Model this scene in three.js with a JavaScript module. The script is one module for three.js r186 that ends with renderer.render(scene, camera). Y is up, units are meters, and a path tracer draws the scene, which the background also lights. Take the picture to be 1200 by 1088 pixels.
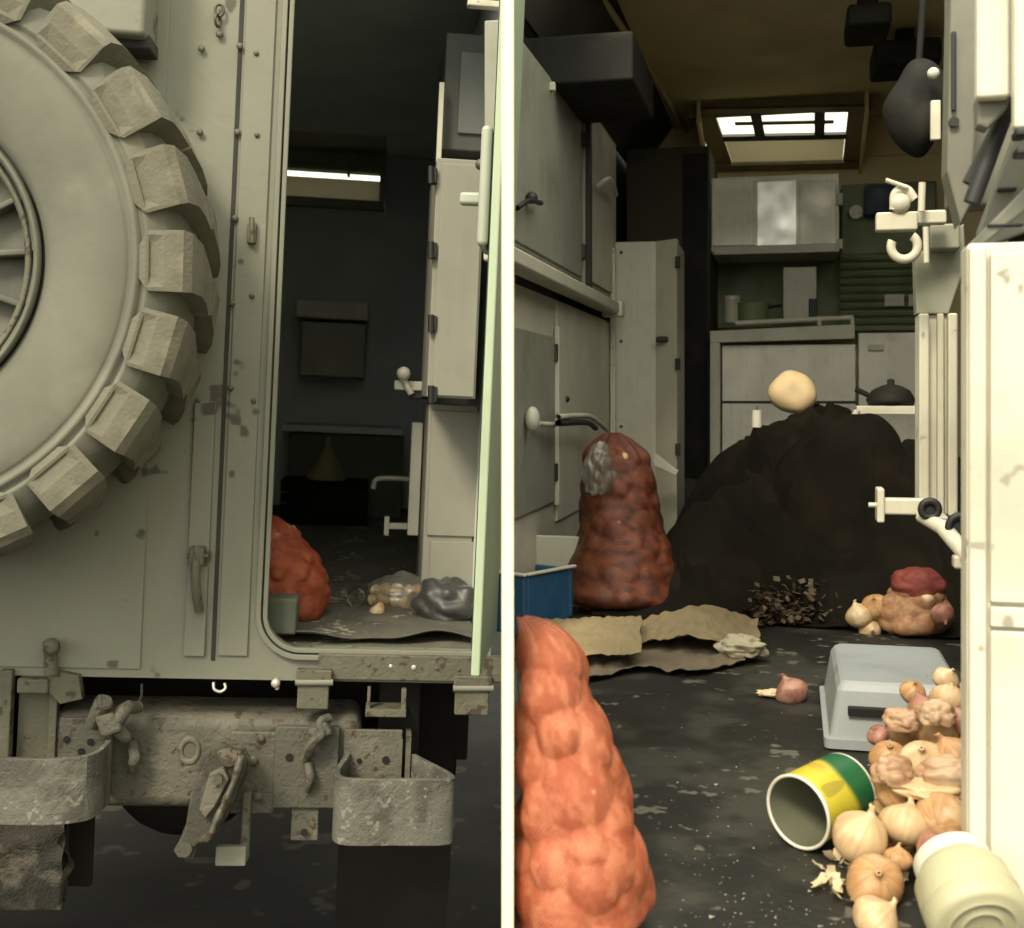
import * as THREE from 'three';
import { RoundedBoxGeometry } from 'three/addons/geometries/RoundedBoxGeometry.js';
import { mergeGeometries, mergeVertices } from 'three/addons/utils/BufferGeometryUtils.js';

// ---------------------------------------------------------------- camera, sky, sun, exposure
const scene = new THREE.Scene();
const FOCAL = 1400;                                   // in pixels of a 1200 x 1088 picture
const EYE = new THREE.Vector3(0, 1.75, 0);
const camera = new THREE.PerspectiveCamera(2 * Math.atan(544 / FOCAL) * 180 / Math.PI, 1200 / 1088, 0.05, 900);
camera.position.copy(EYE);
camera.lookAt(0, 1.75, -10);
camera.setViewOffset(1200, 1088, 0, 79, 1200, 1088);  // rising lens: uprights stay upright
camera.updateProjectionMatrix();
camera.focus = 2.45; camera.userData.fStop = 8;

const SKY = [1.06, 1.04, 0.88];
{
  const W = 512, H = 256, data = new Float32Array(W * H * 4);
  for (let j = 0; j < H; j++) for (let i = 0; i < W; i++) {
    const el = (j + 0.5) / H * Math.PI - Math.PI / 2;               // row 0 is straight down
    const a = i / W * Math.PI * 2;
    const cl = 1 + 0.06 * Math.sin(3 * a + 4 * el) * Math.cos(el) + 0.04 * Math.sin(7 * a - 9 * el) * Math.cos(el);
    const b = el > 0 ? (0.95 + 0.35 * Math.sin(el)) * cl : 0.35;
    const k = (j * W + i) * 4;
    data[k] = SKY[0] * b; data[k + 1] = SKY[1] * b; data[k + 2] = SKY[2] * b; data[k + 3] = 1;
  }
  const t = new THREE.DataTexture(data, W, H, THREE.RGBAFormat, THREE.FloatType);
  t.mapping = THREE.EquirectangularReflectionMapping; t.magFilter = t.minFilter = THREE.LinearFilter; t.needsUpdate = true;
  scene.background = t; scene.environment = t;
}
const sun = new THREE.DirectionalLight(0xfff1d6, 1.5);
sun.position.set(-5.5, 13.5, 9); sun.target.position.set(0, 1, -3);
sun.castShadow = true; sun.shadow.radius = 26; sun.shadow.mapSize.set(2048, 2048);
Object.assign(sun.shadow.camera, { left: -7, right: 7, top: 7, bottom: -7, near: 1, far: 40 });
scene.add(sun, sun.target);

const renderer = new THREE.WebGLRenderer({ antialias: true });
renderer.toneMapping = THREE.LinearToneMapping;
renderer.toneMappingExposure = 2.5;
renderer.shadowMap.enabled = true; renderer.shadowMap.type = THREE.PCFSoftShadowMap;

// ---------------------------------------------------------------- random, noise, textures
function rng(seed) { let s = seed >>> 0 || 1; return () => { s |= 0; s = s + 0x6D2B79F5 | 0; let t = Math.imul(s ^ s >>> 15, 1 | s); t = t + Math.imul(t ^ t >>> 7, 61 | t) ^ t; return ((t ^ t >>> 14) >>> 0) / 4294967296; }; }
const clamp = (v, a = 0, b = 1) => Math.min(b, Math.max(a, v));
const lerp = (a, b, t) => a + (b - a) * t;
const smooth = (a, b, v) => { const t = clamp((v - a) / (b - a)); return t * t * (3 - 2 * t); };
function lattice(seed) { const r = rng(seed), a = new Float32Array(65536); for (let i = 0; i < 65536; i++) a[i] = r(); return a; }
const LAT = lattice(77);
function vnoise(x, y, per, salt) {                    // tileable value noise, 0..1
  const xi = Math.floor(x), yi = Math.floor(y), fx = x - xi, fy = y - yi;
  const u = fx * fx * (3 - 2 * fx), v = fy * fy * (3 - 2 * fy);
  const w = (i, j) => LAT[((((i % per) + per) % per) * 157 + (((j % per) + per) % per) * 311 + salt * 1013) & 65535];
  return lerp(lerp(w(xi, yi), w(xi + 1, yi), u), lerp(w(xi, yi + 1), w(xi + 1, yi + 1), u), v);
}
function fbm(u, v, base, oct, salt) { let s = 0, a = 0.5, n = 0, p = base; for (let o = 0; o < oct; o++) { s += a * vnoise(u * p, v * p, p, salt + o); n += a; a *= 0.55; p *= 2; } return s / n; }
function n3(x, y, z) {                                // smooth 3-D noise, 0..1
  const xi = Math.floor(x), yi = Math.floor(y), zi = Math.floor(z), s = t => t * t * (3 - 2 * t);
  const u = s(x - xi), v = s(y - yi), w = s(z - zi);
  const h = (i, j, k) => LAT[(Math.imul(i, 374761393) ^ Math.imul(j, 668265263) ^ Math.imul(k, 1274126177)) >>> 7 & 65535];
  const q = k => lerp(lerp(h(xi, yi, k), h(xi + 1, yi, k), u), lerp(h(xi, yi + 1, k), h(xi + 1, yi + 1, k), u), v);
  return lerp(q(zi), q(zi + 1), w);
}
const srgb = c => Math.round(255 * clamp(c <= 0.0031308 ? 12.92 * c : 1.055 * Math.pow(c, 1 / 2.4) - 0.055));
function tex(size, fn, isColor) {
  const d = new Uint8Array(size * size * 4);
  for (let j = 0; j < size; j++) for (let i = 0; i < size; i++) {
    const c = fn(i / size, j / size), k = (j * size + i) * 4;
    if (isColor) { d[k] = srgb(c[0]); d[k + 1] = srgb(c[1]); d[k + 2] = srgb(c[2]); }
    else d[k] = d[k + 1] = d[k + 2] = Math.round(255 * clamp(c));
    d[k + 3] = 255;
  }
  const t = new THREE.DataTexture(d, size, size, THREE.RGBAFormat);
  t.wrapS = t.wrapT = THREE.RepeatWrapping; t.magFilter = THREE.LinearFilter; t.minFilter = THREE.LinearMipmapLinearFilter; t.generateMipmaps = true;
  if (isColor) t.colorSpace = THREE.SRGBColorSpace; t.needsUpdate = true; return t;
}
let SALT = 3;
const SHARED = {};
function sharedMap(k) {                               // relief and gloss maps that many materials share
  if (!SHARED[k]) SHARED[k] = k === 'bump' ? tex(512, (u, v) => 0.5 * fbm(u, v, 8, 5, 901) + 0.3 * fbm(u, v, 60, 2, 911) + 0.2)
    : k === 'bumpChipped' ? tex(512, (u, v) => 0.5 * fbm(u, v, 8, 5, 921) + 0.3 * fbm(u, v, 60, 2, 931) + 0.2 * (1 - smooth(0.55, 0.62, fbm(u, v, 26, 3, 941))))
    : tex(384, (u, v) => clamp(+k.slice(1) + 0.2 * (fbm(u, v, 5, 4, 951 + 10 * k.length) - 0.5) * 2 + 0.06));
  return SHARED[k];
}
// a worn surface: base colour with soft mottling, dirt patches of their own colour, scratches, fine relief
function worn(base, o = {}) {
  const { size = 384, tile = 0.9, vary = 0.16, dirt = [0.1, 0.085, 0.06], dirtAmt = 0.35, dirtAt = 0.55, chips = 0, chipCol = [0.5, 0.48, 0.42], rough = 0.6, roughVar = 0.2, bump = 0.0012, streak = 0.0, metal = 0, coarse = 3 } = o;
  const s = SALT += 11;
  const dirtF = (u, v) => smooth(dirtAt, dirtAt + 0.22, fbm(u, v, coarse, 5, s)) * dirtAmt + streak * smooth(0.5, 0.8, fbm(u * 1, v, 24, 2, s + 5) * 0.55 + fbm(u, 0.31, 48, 2, s + 6) * 0.45);
  const chipF = (u, v) => chips ? smooth(0.7 - chips * 0.1, 0.76 - chips * 0.1, fbm(u, v, 26, 3, s + 8) * 0.75 + 0.25 * fbm(u, v, 4, 2, s + 9)) : 0;
  const map = tex(size, (u, v) => {
    const m = 1 + vary * (fbm(u, v, 6, 5, s + 2) - 0.5) * 2, d = clamp(dirtF(u, v)), c = chipF(u, v);
    return [0, 1, 2].map(i => lerp(lerp(base[i] * m, dirt[i], d), chipCol[i], c));
  }, true);
  const rm = sharedMap('r' + [0.4, 0.5, 0.65, 0.9].find(q => rough <= q + 0.06)).clone(), bm = sharedMap(chips ? 'bumpChipped' : 'bump').clone();
  for (const t of [map, rm, bm]) { t.repeat.set(1 / tile, 1 / tile); t.needsUpdate = true; }
  return new THREE.MeshStandardMaterial({ map, roughnessMap: rm, roughness: 1, metalness: metal, bumpMap: bm, bumpScale: bump });
}
const flat = (c, rough = 0.6, metal = 0) => { const m = new THREE.MeshStandardMaterial({ roughness: rough, metalness: metal }); m.color.setRGB(...c); return m; };

const M = {
  paint: worn([0.172, 0.174, 0.134], { vary: 0.12, dirt: [0.20, 0.19, 0.14], dirtAmt: 0.5, chips: -0.25, chipCol: [0.07, 0.065, 0.05], rough: 0.62, streak: 0.25, tile: 1.3 }),
  paintDark: worn([0.095, 0.092, 0.062], { dirt: [0.15, 0.13, 0.09], dirtAmt: 0.7, chips: 0.7, chipCol: [0.05, 0.035, 0.025], rough: 0.7, tile: 0.6, bump: 0.003 }),
  bumper: worn([0.070, 0.067, 0.050], { dirt: [0.12, 0.11, 0.083], dirtAmt: 0.8, dirtAt: 0.45, chips: 0.5, chipCol: [0.05, 0.033, 0.021], rough: 0.7, tile: 0.45, bump: 0.004, coarse: 4 }),
  hook: worn([0.045, 0.043, 0.033], { dirt: [0.105, 0.095, 0.072], dirtAmt: 0.9, dirtAt: 0.45, chips: 0.7, chipCol: [0.055, 0.028, 0.014], rough: 0.8, tile: 0.25, bump: 0.004, coarse: 5 }),
  step: worn([0.105, 0.102, 0.082], { dirt: [0.05, 0.045, 0.036], dirtAmt: 0.8, dirtAt: 0.46, chips: 0.4, chipCol: [0.17, 0.16, 0.13], rough: 0.62, tile: 0.33, bump: 0.003, coarse: 4 }),
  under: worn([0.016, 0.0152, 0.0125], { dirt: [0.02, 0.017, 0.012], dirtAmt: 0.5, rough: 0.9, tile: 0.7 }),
  mud: worn([0.03, 0.027, 0.02], { dirt: [0.10, 0.088, 0.066], dirtAmt: 0.9, dirtAt: 0.46, rough: 0.95, tile: 0.3, bump: 0.012, coarse: 6 }),
  tyre: worn([0.128, 0.128, 0.100], { vary: 0.2, dirt: [0.19, 0.18, 0.142], dirtAmt: 0.6, rough: 0.85, tile: 0.8, bump: 0.0015 }),
  lug: worn([0.115, 0.108, 0.080], { vary: 0.22, dirt: [0.19, 0.17, 0.125], dirtAmt: 0.7, dirtAt: 0.5, rough: 0.9, tile: 0.35, bump: 0.003 }),
  tread: worn([0.045, 0.040, 0.029], { dirt: [0.10, 0.085, 0.06], dirtAmt: 0.7, rough: 0.95, tile: 0.3, bump: 0.004 }),
  rim: worn([0.105, 0.105, 0.078], { dirt: [0.05, 0.047, 0.035], dirtAmt: 0.6, rough: 0.6, tile: 0.5 }),
  seal: worn([0.03, 0.03, 0.026], { dirt: [0.09, 0.085, 0.065], dirtAmt: 0.5, rough: 0.8, tile: 0.4 }),
  doorPaint: worn([0.33, 0.40, 0.27], { vary: 0.05, dirt: [0.25, 0.27, 0.19], dirtAmt: 0.35, rough: 0.5, tile: 0.8, bump: 0.0006 }),
  plastic: worn([0.32, 0.345, 0.28], { vary: 0.05, dirt: [0.2, 0.2, 0.15], dirtAmt: 0.3, rough: 0.42, tile: 0.4, bump: 0.0004 }),
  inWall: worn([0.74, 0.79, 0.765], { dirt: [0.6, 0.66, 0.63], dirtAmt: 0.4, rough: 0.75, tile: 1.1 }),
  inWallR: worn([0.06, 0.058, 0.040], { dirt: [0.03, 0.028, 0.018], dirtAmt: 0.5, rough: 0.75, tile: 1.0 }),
  cabinetL: worn([0.235, 0.23, 0.185], { vary: 0.06, dirt: [0.17, 0.16, 0.125], dirtAmt: 0.4, rough: 0.5, tile: 0.9, streak: 0.25, bump: 0.0006 }),
  white: worn([0.57, 0.545, 0.44], { vary: 0.06, dirt: [0.33, 0.305, 0.23], dirtAmt: 0.45, chips: -0.1, chipCol: [0.3, 0.28, 0.22], rough: 0.42, tile: 0.7, streak: 0.15, bump: 0.0005 }),
  board: worn([0.74, 0.70, 0.50], { vary: 0.02, dirt: [0.68, 0.64, 0.45], dirtAmt: 0.2, rough: 0.6, tile: 0.8, bump: 0.0003 }),
  greyMetal: worn([0.50, 0.48, 0.38], { vary: 0.08, dirt: [0.34, 0.32, 0.24], dirtAmt: 0.4, rough: 0.4, tile: 0.6, streak: 0.25, bump: 0.0005 }),
  greenGrey: worn([0.25, 0.255, 0.20], { vary: 0.1, dirt: [0.14, 0.135, 0.095], dirtAmt: 0.5, rough: 0.5, tile: 0.7, streak: 0.2, bump: 0.0006 }),
  steel: worn([0.72, 0.68, 0.58], { vary: 0.06, dirt: [0.5, 0.45, 0.36], dirtAmt: 0.4, rough: 0.32, roughVar: 0.12, tile: 0.5, streak: 0.3, metal: 0.2, bump: 0.0003 }),
  ceiling: worn([0.80, 0.655, 0.35], { vary: 0.1, dirt: [0.52, 0.40, 0.19], dirtAmt: 0.5, rough: 0.55, tile: 1.4, bump: 0.0008 }),
  floorR: worn([0.012, 0.012, 0.0095], { size: 768, vary: 0.35, dirt: [0.046, 0.045, 0.034], dirtAmt: 0.7, dirtAt: 0.48, chips: 0.15, chipCol: [0.10, 0.095, 0.075], rough: 0.5, roughVar: 0.3, tile: 0.75, bump: 0.002, coarse: 5 }),
  mat: worn([0.085, 0.082, 0.062], { vary: 0.25, dirt: [0.16, 0.14, 0.10], dirtAmt: 0.7, chips: 0.3, chipCol: [0.3, 0.27, 0.2], rough: 0.85, tile: 0.5, bump: 0.003 }),
  green: worn([0.19, 0.225, 0.11], { vary: 0.1, dirt: [0.11, 0.12, 0.065], dirtAmt: 0.5, rough: 0.5, tile: 0.5 }),
  black: worn([0.018, 0.018, 0.016], { dirt: [0.045, 0.04, 0.03], dirtAmt: 0.4, rough: 0.6, tile: 0.4 }),
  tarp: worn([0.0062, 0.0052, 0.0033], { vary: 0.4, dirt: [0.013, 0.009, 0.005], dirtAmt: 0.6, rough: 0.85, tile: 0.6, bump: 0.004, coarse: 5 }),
  card: worn([0.24, 0.185, 0.10], { vary: 0.14, dirt: [0.18, 0.13, 0.065], dirtAmt: 0.6, rough: 0.9, tile: 0.4, bump: 0.002 }),
  cardDark: worn([0.13, 0.10, 0.062], { vary: 0.25, dirt: [0.22, 0.16, 0.11], dirtAmt: 0.5, rough: 0.9, tile: 0.3, bump: 0.003 }),
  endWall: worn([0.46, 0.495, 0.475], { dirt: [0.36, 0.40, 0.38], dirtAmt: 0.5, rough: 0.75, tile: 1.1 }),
  hatchFrame: worn([0.20, 0.165, 0.09], { dirt: [0.12, 0.1, 0.06], dirtAmt: 0.5, rough: 0.6, tile: 0.6 }),
  lockerDark: worn([0.055, 0.06, 0.055], { dirtAmt: 0.2, rough: 0.6, tile: 0.6 }),
  lockerMid: worn([0.10, 0.11, 0.10], { dirtAmt: 0.2, rough: 0.55, tile: 0.6 }),
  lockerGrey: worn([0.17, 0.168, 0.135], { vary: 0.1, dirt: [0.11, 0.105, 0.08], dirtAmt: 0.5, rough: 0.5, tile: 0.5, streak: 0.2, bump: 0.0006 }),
  blue: worn([0.018, 0.075, 0.16], { vary: 0.1, dirt: [0.05, 0.12, 0.2], dirtAmt: 0.4, rough: 0.4, tile: 0.3, bump: 0.0004 }),
  navy: worn([0.02, 0.045, 0.09], { rough: 0.5, dirtAmt: 0.2, tile: 0.3 }),
  bin: worn([0.27, 0.295, 0.305], { vary: 0.06, dirt: [0.15, 0.15, 0.13], dirtAmt: 0.45, rough: 0.35, tile: 0.35, bump: 0.0006 }),
  block: worn([0.075, 0.085, 0.06], { vary: 0.2, rough: 0.85, dirtAmt: 0.4, tile: 0.2, bump: 0.002 }),
  ground: worn([0.013, 0.0125, 0.0105], { size: 512, vary: 0.3, dirt: [0.02, 0.018, 0.0145], dirtAmt: 0.6, rough: 0.92, tile: 3.1, bump: 0.003, chips: 0.4, chipCol: [0.04, 0.037, 0.03] }),
  rubberBlack: flat([0.012, 0.012, 0.012], 0.55), rivet: flat([0.5, 0.48, 0.4], 0.4, 0.4), hole: flat([0.006, 0.006, 0.005], 0.9), bolt: flat([0.085, 0.08, 0.055], 0.55, 0.3),
  cream: worn([0.62, 0.47, 0.27], { vary: 0.1, dirt: [0.45, 0.33, 0.18], dirtAmt: 0.5, rough: 0.7, tile: 0.2 }),
};
for (const k of ['tarp', 'floorR', 'ground', 'under', 'black']) { const m = M[k]; M[k] = new THREE.MeshPhysicalMaterial({ map: m.map, roughnessMap: m.roughnessMap, bumpMap: m.bumpMap, bumpScale: m.bumpScale, roughness: 1, specularIntensity: k === 'floorR' ? 0.6 : 0.25 }); }
// onion and potato skins: streaks along the meridians (u runs round, v from root to neck)
function skin(a, b, c, salt) {
  const map = tex(256, (u, v) => {
    const st = fbm(u, v * 0.1, 40, 3, salt) * 0.45 + fbm(u, v, 5, 5, salt + 4) * 0.55, t = smooth(0.3, 0.72, st), p = smooth(0.6, 0.72, fbm(u, v, 5, 4, salt + 9));
    return [0, 1, 2].map(i => lerp(lerp(a[i], b[i], t), c[i], p * 0.6));
  }, true);
  return new THREE.MeshPhysicalMaterial({ map, roughness: 0.48, sheen: 0.2 });
}
M.onion = skin([0.34, 0.175, 0.07], [0.48, 0.29, 0.14], [0.52, 0.38, 0.22], 131);
M.onionPale = skin([0.46, 0.30, 0.16], [0.58, 0.43, 0.25], [0.62, 0.52, 0.36], 151);
M.onionRed = skin([0.22, 0.085, 0.06], [0.36, 0.17, 0.12], [0.42, 0.25, 0.18], 171);
M.canInside = flat([0.16, 0.165, 0.11], 0.35, 0.2);
M.bright = worn([0.88, 0.88, 0.84], { vary: 0.03, dirt: [0.7, 0.69, 0.64], dirtAmt: 0.3, rough: 0.4, tile: 0.5, metal: 0.9, bump: 0.0002 });  // brighter mirror-like steel that puts a reflection on one door
M.paper = flat([0.36, 0.32, 0.22], 0.85);
M.skinDark = new THREE.MeshPhysicalMaterial({ color: new THREE.Color().setRGB(0.075, 0.05, 0.025), roughness: 0.6, side: THREE.DoubleSide });
M.wrap = skin([0.30, 0.17, 0.095], [0.46, 0.31, 0.19], [0.5, 0.4, 0.28], 191);
M.netTan = netMat([0.32, 0.15, 0.07], [0.46, 0.26, 0.14], 271);
M.redCloth = worn([0.17, 0.028, 0.02], { vary: 0.3, dirt: [0.25, 0.07, 0.05], rough: 0.7, tile: 0.1 });
M.skinBit = new THREE.MeshPhysicalMaterial({ color: new THREE.Color().setRGB(0.5, 0.3, 0.13), roughness: 0.6, transmission: 0.3, thickness: 0, side: THREE.DoubleSide });
M.skinPale = new THREE.MeshPhysicalMaterial({ color: new THREE.Color().setRGB(0.72, 0.58, 0.36), roughness: 0.6, transmission: 0.3, thickness: 0, side: THREE.DoubleSide });
M.glass = new THREE.MeshPhysicalMaterial({ color: new THREE.Color().setRGB(0.92, 0.92, 0.85), roughness: 0.12, transmission: 1, thickness: 0 });
M.glowPanel = new THREE.MeshPhysicalMaterial({ color: new THREE.Color().setRGB(0.72, 0.68, 0.55), roughness: 0.9, transmission: 0.28, thickness: 0 });  // translucent, so the pale hatch panels glow with sky light
M.film = new THREE.MeshPhysicalMaterial({ color: new THREE.Color().setRGB(0.75, 0.75, 0.68), roughness: 0.22, transmission: 0.88, thickness: 0, side: THREE.DoubleSide });
M.filmDark = new THREE.MeshPhysicalMaterial({ color: new THREE.Color().setRGB(0.2, 0.2, 0.195), roughness: 0.45, transmission: 0.85, thickness: 0, side: THREE.DoubleSide });
// woven net of a vegetable sack
function netMat(c1, c2, salt) {
  const map = tex(256, (u, v) => { const t = fbm(u, v, 8, 4, salt); return [0, 1, 2].map(i => lerp(c1[i], c2[i], smooth(0.3, 0.7, t))); }, true);
  const al = tex(128, (u, v) => { const a = Math.abs(((u * 8 + v * 8) % 1 + 1) % 1 - 0.5), b = Math.abs(((u * 8 - v * 8) % 1 + 1) % 1 - 0.5); return (a < 0.27 || b < 0.27) ? 1 : 0; });
  const bm = tex(128, (u, v) => { const a = Math.abs(((u * 8 + v * 8) % 1 + 1) % 1 - 0.5), b = Math.abs(((u * 8 - v * 8) % 1 + 1) % 1 - 0.5); return clamp(1 - 2 * Math.min(a, b)); });
  map.repeat.set(4, 4); al.repeat.set(15, 15); bm.repeat.set(15, 15);
  return new THREE.MeshStandardMaterial({ map, alphaMap: al, alphaTest: 0.5, bumpMap: bm, bumpScale: 0.0008, roughness: 0.5, side: THREE.DoubleSide });
}
M.netOrange = netMat([0.36, 0.078, 0.030], [0.50, 0.155, 0.072], 211);
M.netRed = netMat([0.28, 0.042, 0.018], [0.38, 0.085, 0.03], 231);
M.netRust = netMat([0.07, 0.015, 0.007], [0.16, 0.038, 0.013], 251);

// ---------------------------------------------------------------- frames, things and parts
class Frame {
  constructor(origin, yaw, roll) {
    this.q = new THREE.Quaternion().setFromAxisAngle(new THREE.Vector3(0, 1, 0), yaw).multiply(new THREE.Quaternion().setFromAxisAngle(new THREE.Vector3(0, 0, 1), roll));
    this.o = origin; this.m = new THREE.Matrix4().compose(origin, this.q, new THREE.Vector3(1, 1, 1)); this.i = this.m.clone().invert();
  }
  ray(px, py) { return [EYE.clone().applyMatrix4(this.i), new THREE.Vector3((px - 600) / FOCAL, (465 - py) / FOCAL, -1).applyQuaternion(this.q.clone().invert())]; }
  z(px, py, z) { const [o, d] = this.ray(px, py); return o.addScaledVector(d, (z - o.z) / d.z); }
  x(px, py, x) { const [o, d] = this.ray(px, py); return o.addScaledVector(d, (x - o.x) / d.x); }
  y(px, py, y) { const [o, d] = this.ray(px, py); return o.addScaledVector(d, (y - o.y) / d.y); }
}
const deg = Math.PI / 180;
const yawL = 6.1 * deg, yawR = -13.26 * deg;
const L = new Frame(EYE.clone().add(new THREE.Vector3(-Math.sin(yawL), 0, -Math.cos(yawL)).multiplyScalar(2.86)), yawL, -2.5 * deg);  // truck seen from behind; z = 0 is its rear wall
const FLOOR = 0.56;
const R = new Frame(new THREE.Vector3(0, EYE.y - FLOOR, 0), yawR, 0);                                                               // truck seen from its doorway; y = 0 is its floor

const used = {};
function numbered(n) { const k = used[n] || 0; used[n] = k + 1; return k ? n + '_' + String(k).padStart(3, '0') : n; }
function shade(o) { o.castShadow = o.receiveShadow = true; return o; }
function boxUV(g) {
  const p = g.attributes.position, n = g.attributes.normal, uv = new Float32Array(p.count * 2);
  for (let i = 0; i < p.count; i += 3) {
    const ax = Math.abs(n.getX(i) + n.getX(i + 1) + n.getX(i + 2)), ay = Math.abs(n.getY(i) + n.getY(i + 1) + n.getY(i + 2)), az = Math.abs(n.getZ(i) + n.getZ(i + 1) + n.getZ(i + 2));
    for (let k = i; k < i + 3; k++) {
      if (az >= ax && az >= ay) { uv[2 * k] = p.getX(k); uv[2 * k + 1] = p.getY(k); }
      else if (ax >= ay) { uv[2 * k] = p.getZ(k); uv[2 * k + 1] = p.getY(k); }
      else { uv[2 * k] = p.getX(k); uv[2 * k + 1] = p.getZ(k); }
    }
  }
  g.setAttribute('uv', new THREE.BufferAttribute(uv, 2)); return g;
}
function join(list, keepUV) {
  const gs = (Array.isArray(list) ? list : [list]).map(g => {
    g = g.index ? g.toNonIndexed() : g.clone();
    for (const k of Object.keys(g.attributes)) if (!['position', 'normal', 'uv'].includes(k)) g.deleteAttribute(k);
    g.clearGroups(); if (!keepUV) boxUV(g); return g;
  });
  return gs.length > 1 ? mergeGeometries(gs) : gs[0];
}
function thing(name, label, category, F, base = [0, 0, 0], group) {       // a Group at the thing's base; parts are given in the frame's own metres
  const o = new THREE.Group(); o.name = numbered(name); scene.add(o);
  const b = base.isVector3 ? base.clone() : new THREE.Vector3(...base);
  o.position.copy(b).applyMatrix4(F.m); o.quaternion.copy(F.q); o.userData = { label, category }; if (group) o.userData.group = group;
  o.base = b; return o;
}
function part(name, list, mat, root, parent = root, keepUV = false) {
  const g = join(list, keepUV); g.translate(-root.base.x, -root.base.y, -root.base.z);
  const m = shade(new THREE.Mesh(g, mat)); m.name = name; parent.add(m); return m;
}
function single(name, list, mat, label, category, F, base, group, keepUV) {
  const b = base.isVector3 ? base.clone() : new THREE.Vector3(...base);
  const g = join(list, keepUV); g.translate(-b.x, -b.y, -b.z);
  const m = shade(new THREE.Mesh(g, mat)); m.name = numbered(name); m.position.copy(b).applyMatrix4(F.m); m.quaternion.copy(F.q);
  m.userData = { label, category }; if (group) m.userData.group = group; scene.add(m); return m;
}
// shapes
const rb = (w, h, d, r = 0.004) => new RoundedBoxGeometry(w, h, d, 2, Math.min(r, w * 0.49, h * 0.49, d * 0.49));
function bx(x0, x1, y0, y1, z0, z1, r) { return rb(Math.abs(x1 - x0), Math.abs(y1 - y0), Math.abs(z1 - z0), r).translate((x0 + x1) / 2, (y0 + y1) / 2, (z0 + z1) / 2); }
function slab(F, px0, py0, px1, py1, zf, depth, r) {                       // a box whose front face at depth zf spans those sight lines
  const mx = (px0 + px1) / 2, my = (py0 + py1) / 2;
  return bx(F.z(px0, my, zf).x, F.z(px1, my, zf).x, F.z(mx, py1, zf).y, F.z(mx, py0, zf).y, zf - depth, zf, r);
}
function side(F, px0, px1, py0, py1, x, depth, r) {                        // a box whose left-hand face lies at x, seen obliquely; py0, py1 at its middle
  const pm = (px0 + px1) / 2, a = F.x(px0, 465, x).z, b = F.x(px1, 465, x).z;
  return bx(x - depth, x, F.x(pm, py1, x).y, F.x(pm, py0, x).y, a, b, r);
}
const tube = (pts, r, seg = 24, rad = 8) => new THREE.TubeGeometry(new THREE.CatmullRomCurve3(pts, false, 'centripetal'), seg, r, rad, false);
function rod(a, b, r, n = 12) { const d = b.clone().sub(a), g = new THREE.CylinderGeometry(r, r, d.length(), n); g.applyQuaternion(new THREE.Quaternion().setFromUnitVectors(new THREE.Vector3(0, 1, 0), d.clone().normalize())); const m = a.clone().add(b).multiplyScalar(0.5); return g.translate(m.x, m.y, m.z); }
function dome(p, r, h = 0.5) { return new THREE.SphereGeometry(r, 12, 8).scale(1, 1, h).translate(p.x, p.y, p.z); }
function disc(p, r, t) { return new THREE.CylinderGeometry(r, r, t, 16).rotateX(Math.PI / 2).translate(p.x, p.y, p.z); }
function polyPlate(F, pts, zf, depth, bev = 0.003) {                        // flat plate with an outline, extruded back from zf
  const s = new THREE.Shape(); pts.forEach(([x, y], i) => { const p = F.z(x, y, zf); i ? s.lineTo(p.x, p.y) : s.moveTo(p.x, p.y); });
  return new THREE.ExtrudeGeometry(s, { depth: depth - 2 * bev, bevelEnabled: true, bevelThickness: bev, bevelSize: bev, bevelOffset: -bev, bevelSegments: 2 }).translate(0, 0, zf - depth + bev);
}
function strap(pts, y0, y1, t) {                                            // upright strip of plate bent along a plan line of [x, z]
  const c = new THREE.CatmullRomCurve3(pts.map(p => new THREE.Vector3(p[0], 0, p[1])), false, 'centripetal'), n = 48, a = [], b = [];
  for (let i = 0; i <= n; i++) { const p = c.getPoint(i / n), d = c.getTangent(i / n), nx = -d.z, nz = d.x; a.push([p.x + nx * t / 2, p.z + nz * t / 2]); b.push([p.x - nx * t / 2, p.z - nz * t / 2]); }
  const s = new THREE.Shape(); a.concat(b.reverse()).forEach(([x, z], i) => i ? s.lineTo(x, -z) : s.moveTo(x, -z));
  return new THREE.ExtrudeGeometry(s, { depth: y1 - y0 - 0.004, bevelEnabled: true, bevelThickness: 0.002, bevelSize: 0.0015, bevelSegments: 2 }).rotateX(-Math.PI / 2).translate(0, y0 + 0.002, 0);
}
function deform(g, amp, freq, salt = 0) {                                   // pushes a surface in and out with 3-D noise
  g = mergeVertices(g.index ? g : g, 1e-4); const p = g.attributes.position, n = g.attributes.normal;
  for (let i = 0; i < p.count; i++) { const k = (n3(p.getX(i) * freq + salt, p.getY(i) * freq + salt * 2, p.getZ(i) * freq) - 0.5) * 2 * amp; p.setXYZ(i, p.getX(i) + n.getX(i) * k, p.getY(i) + n.getY(i) * k, p.getZ(i) + n.getZ(i) * k); }
  g.computeVertexNormals(); return g;
}

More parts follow.
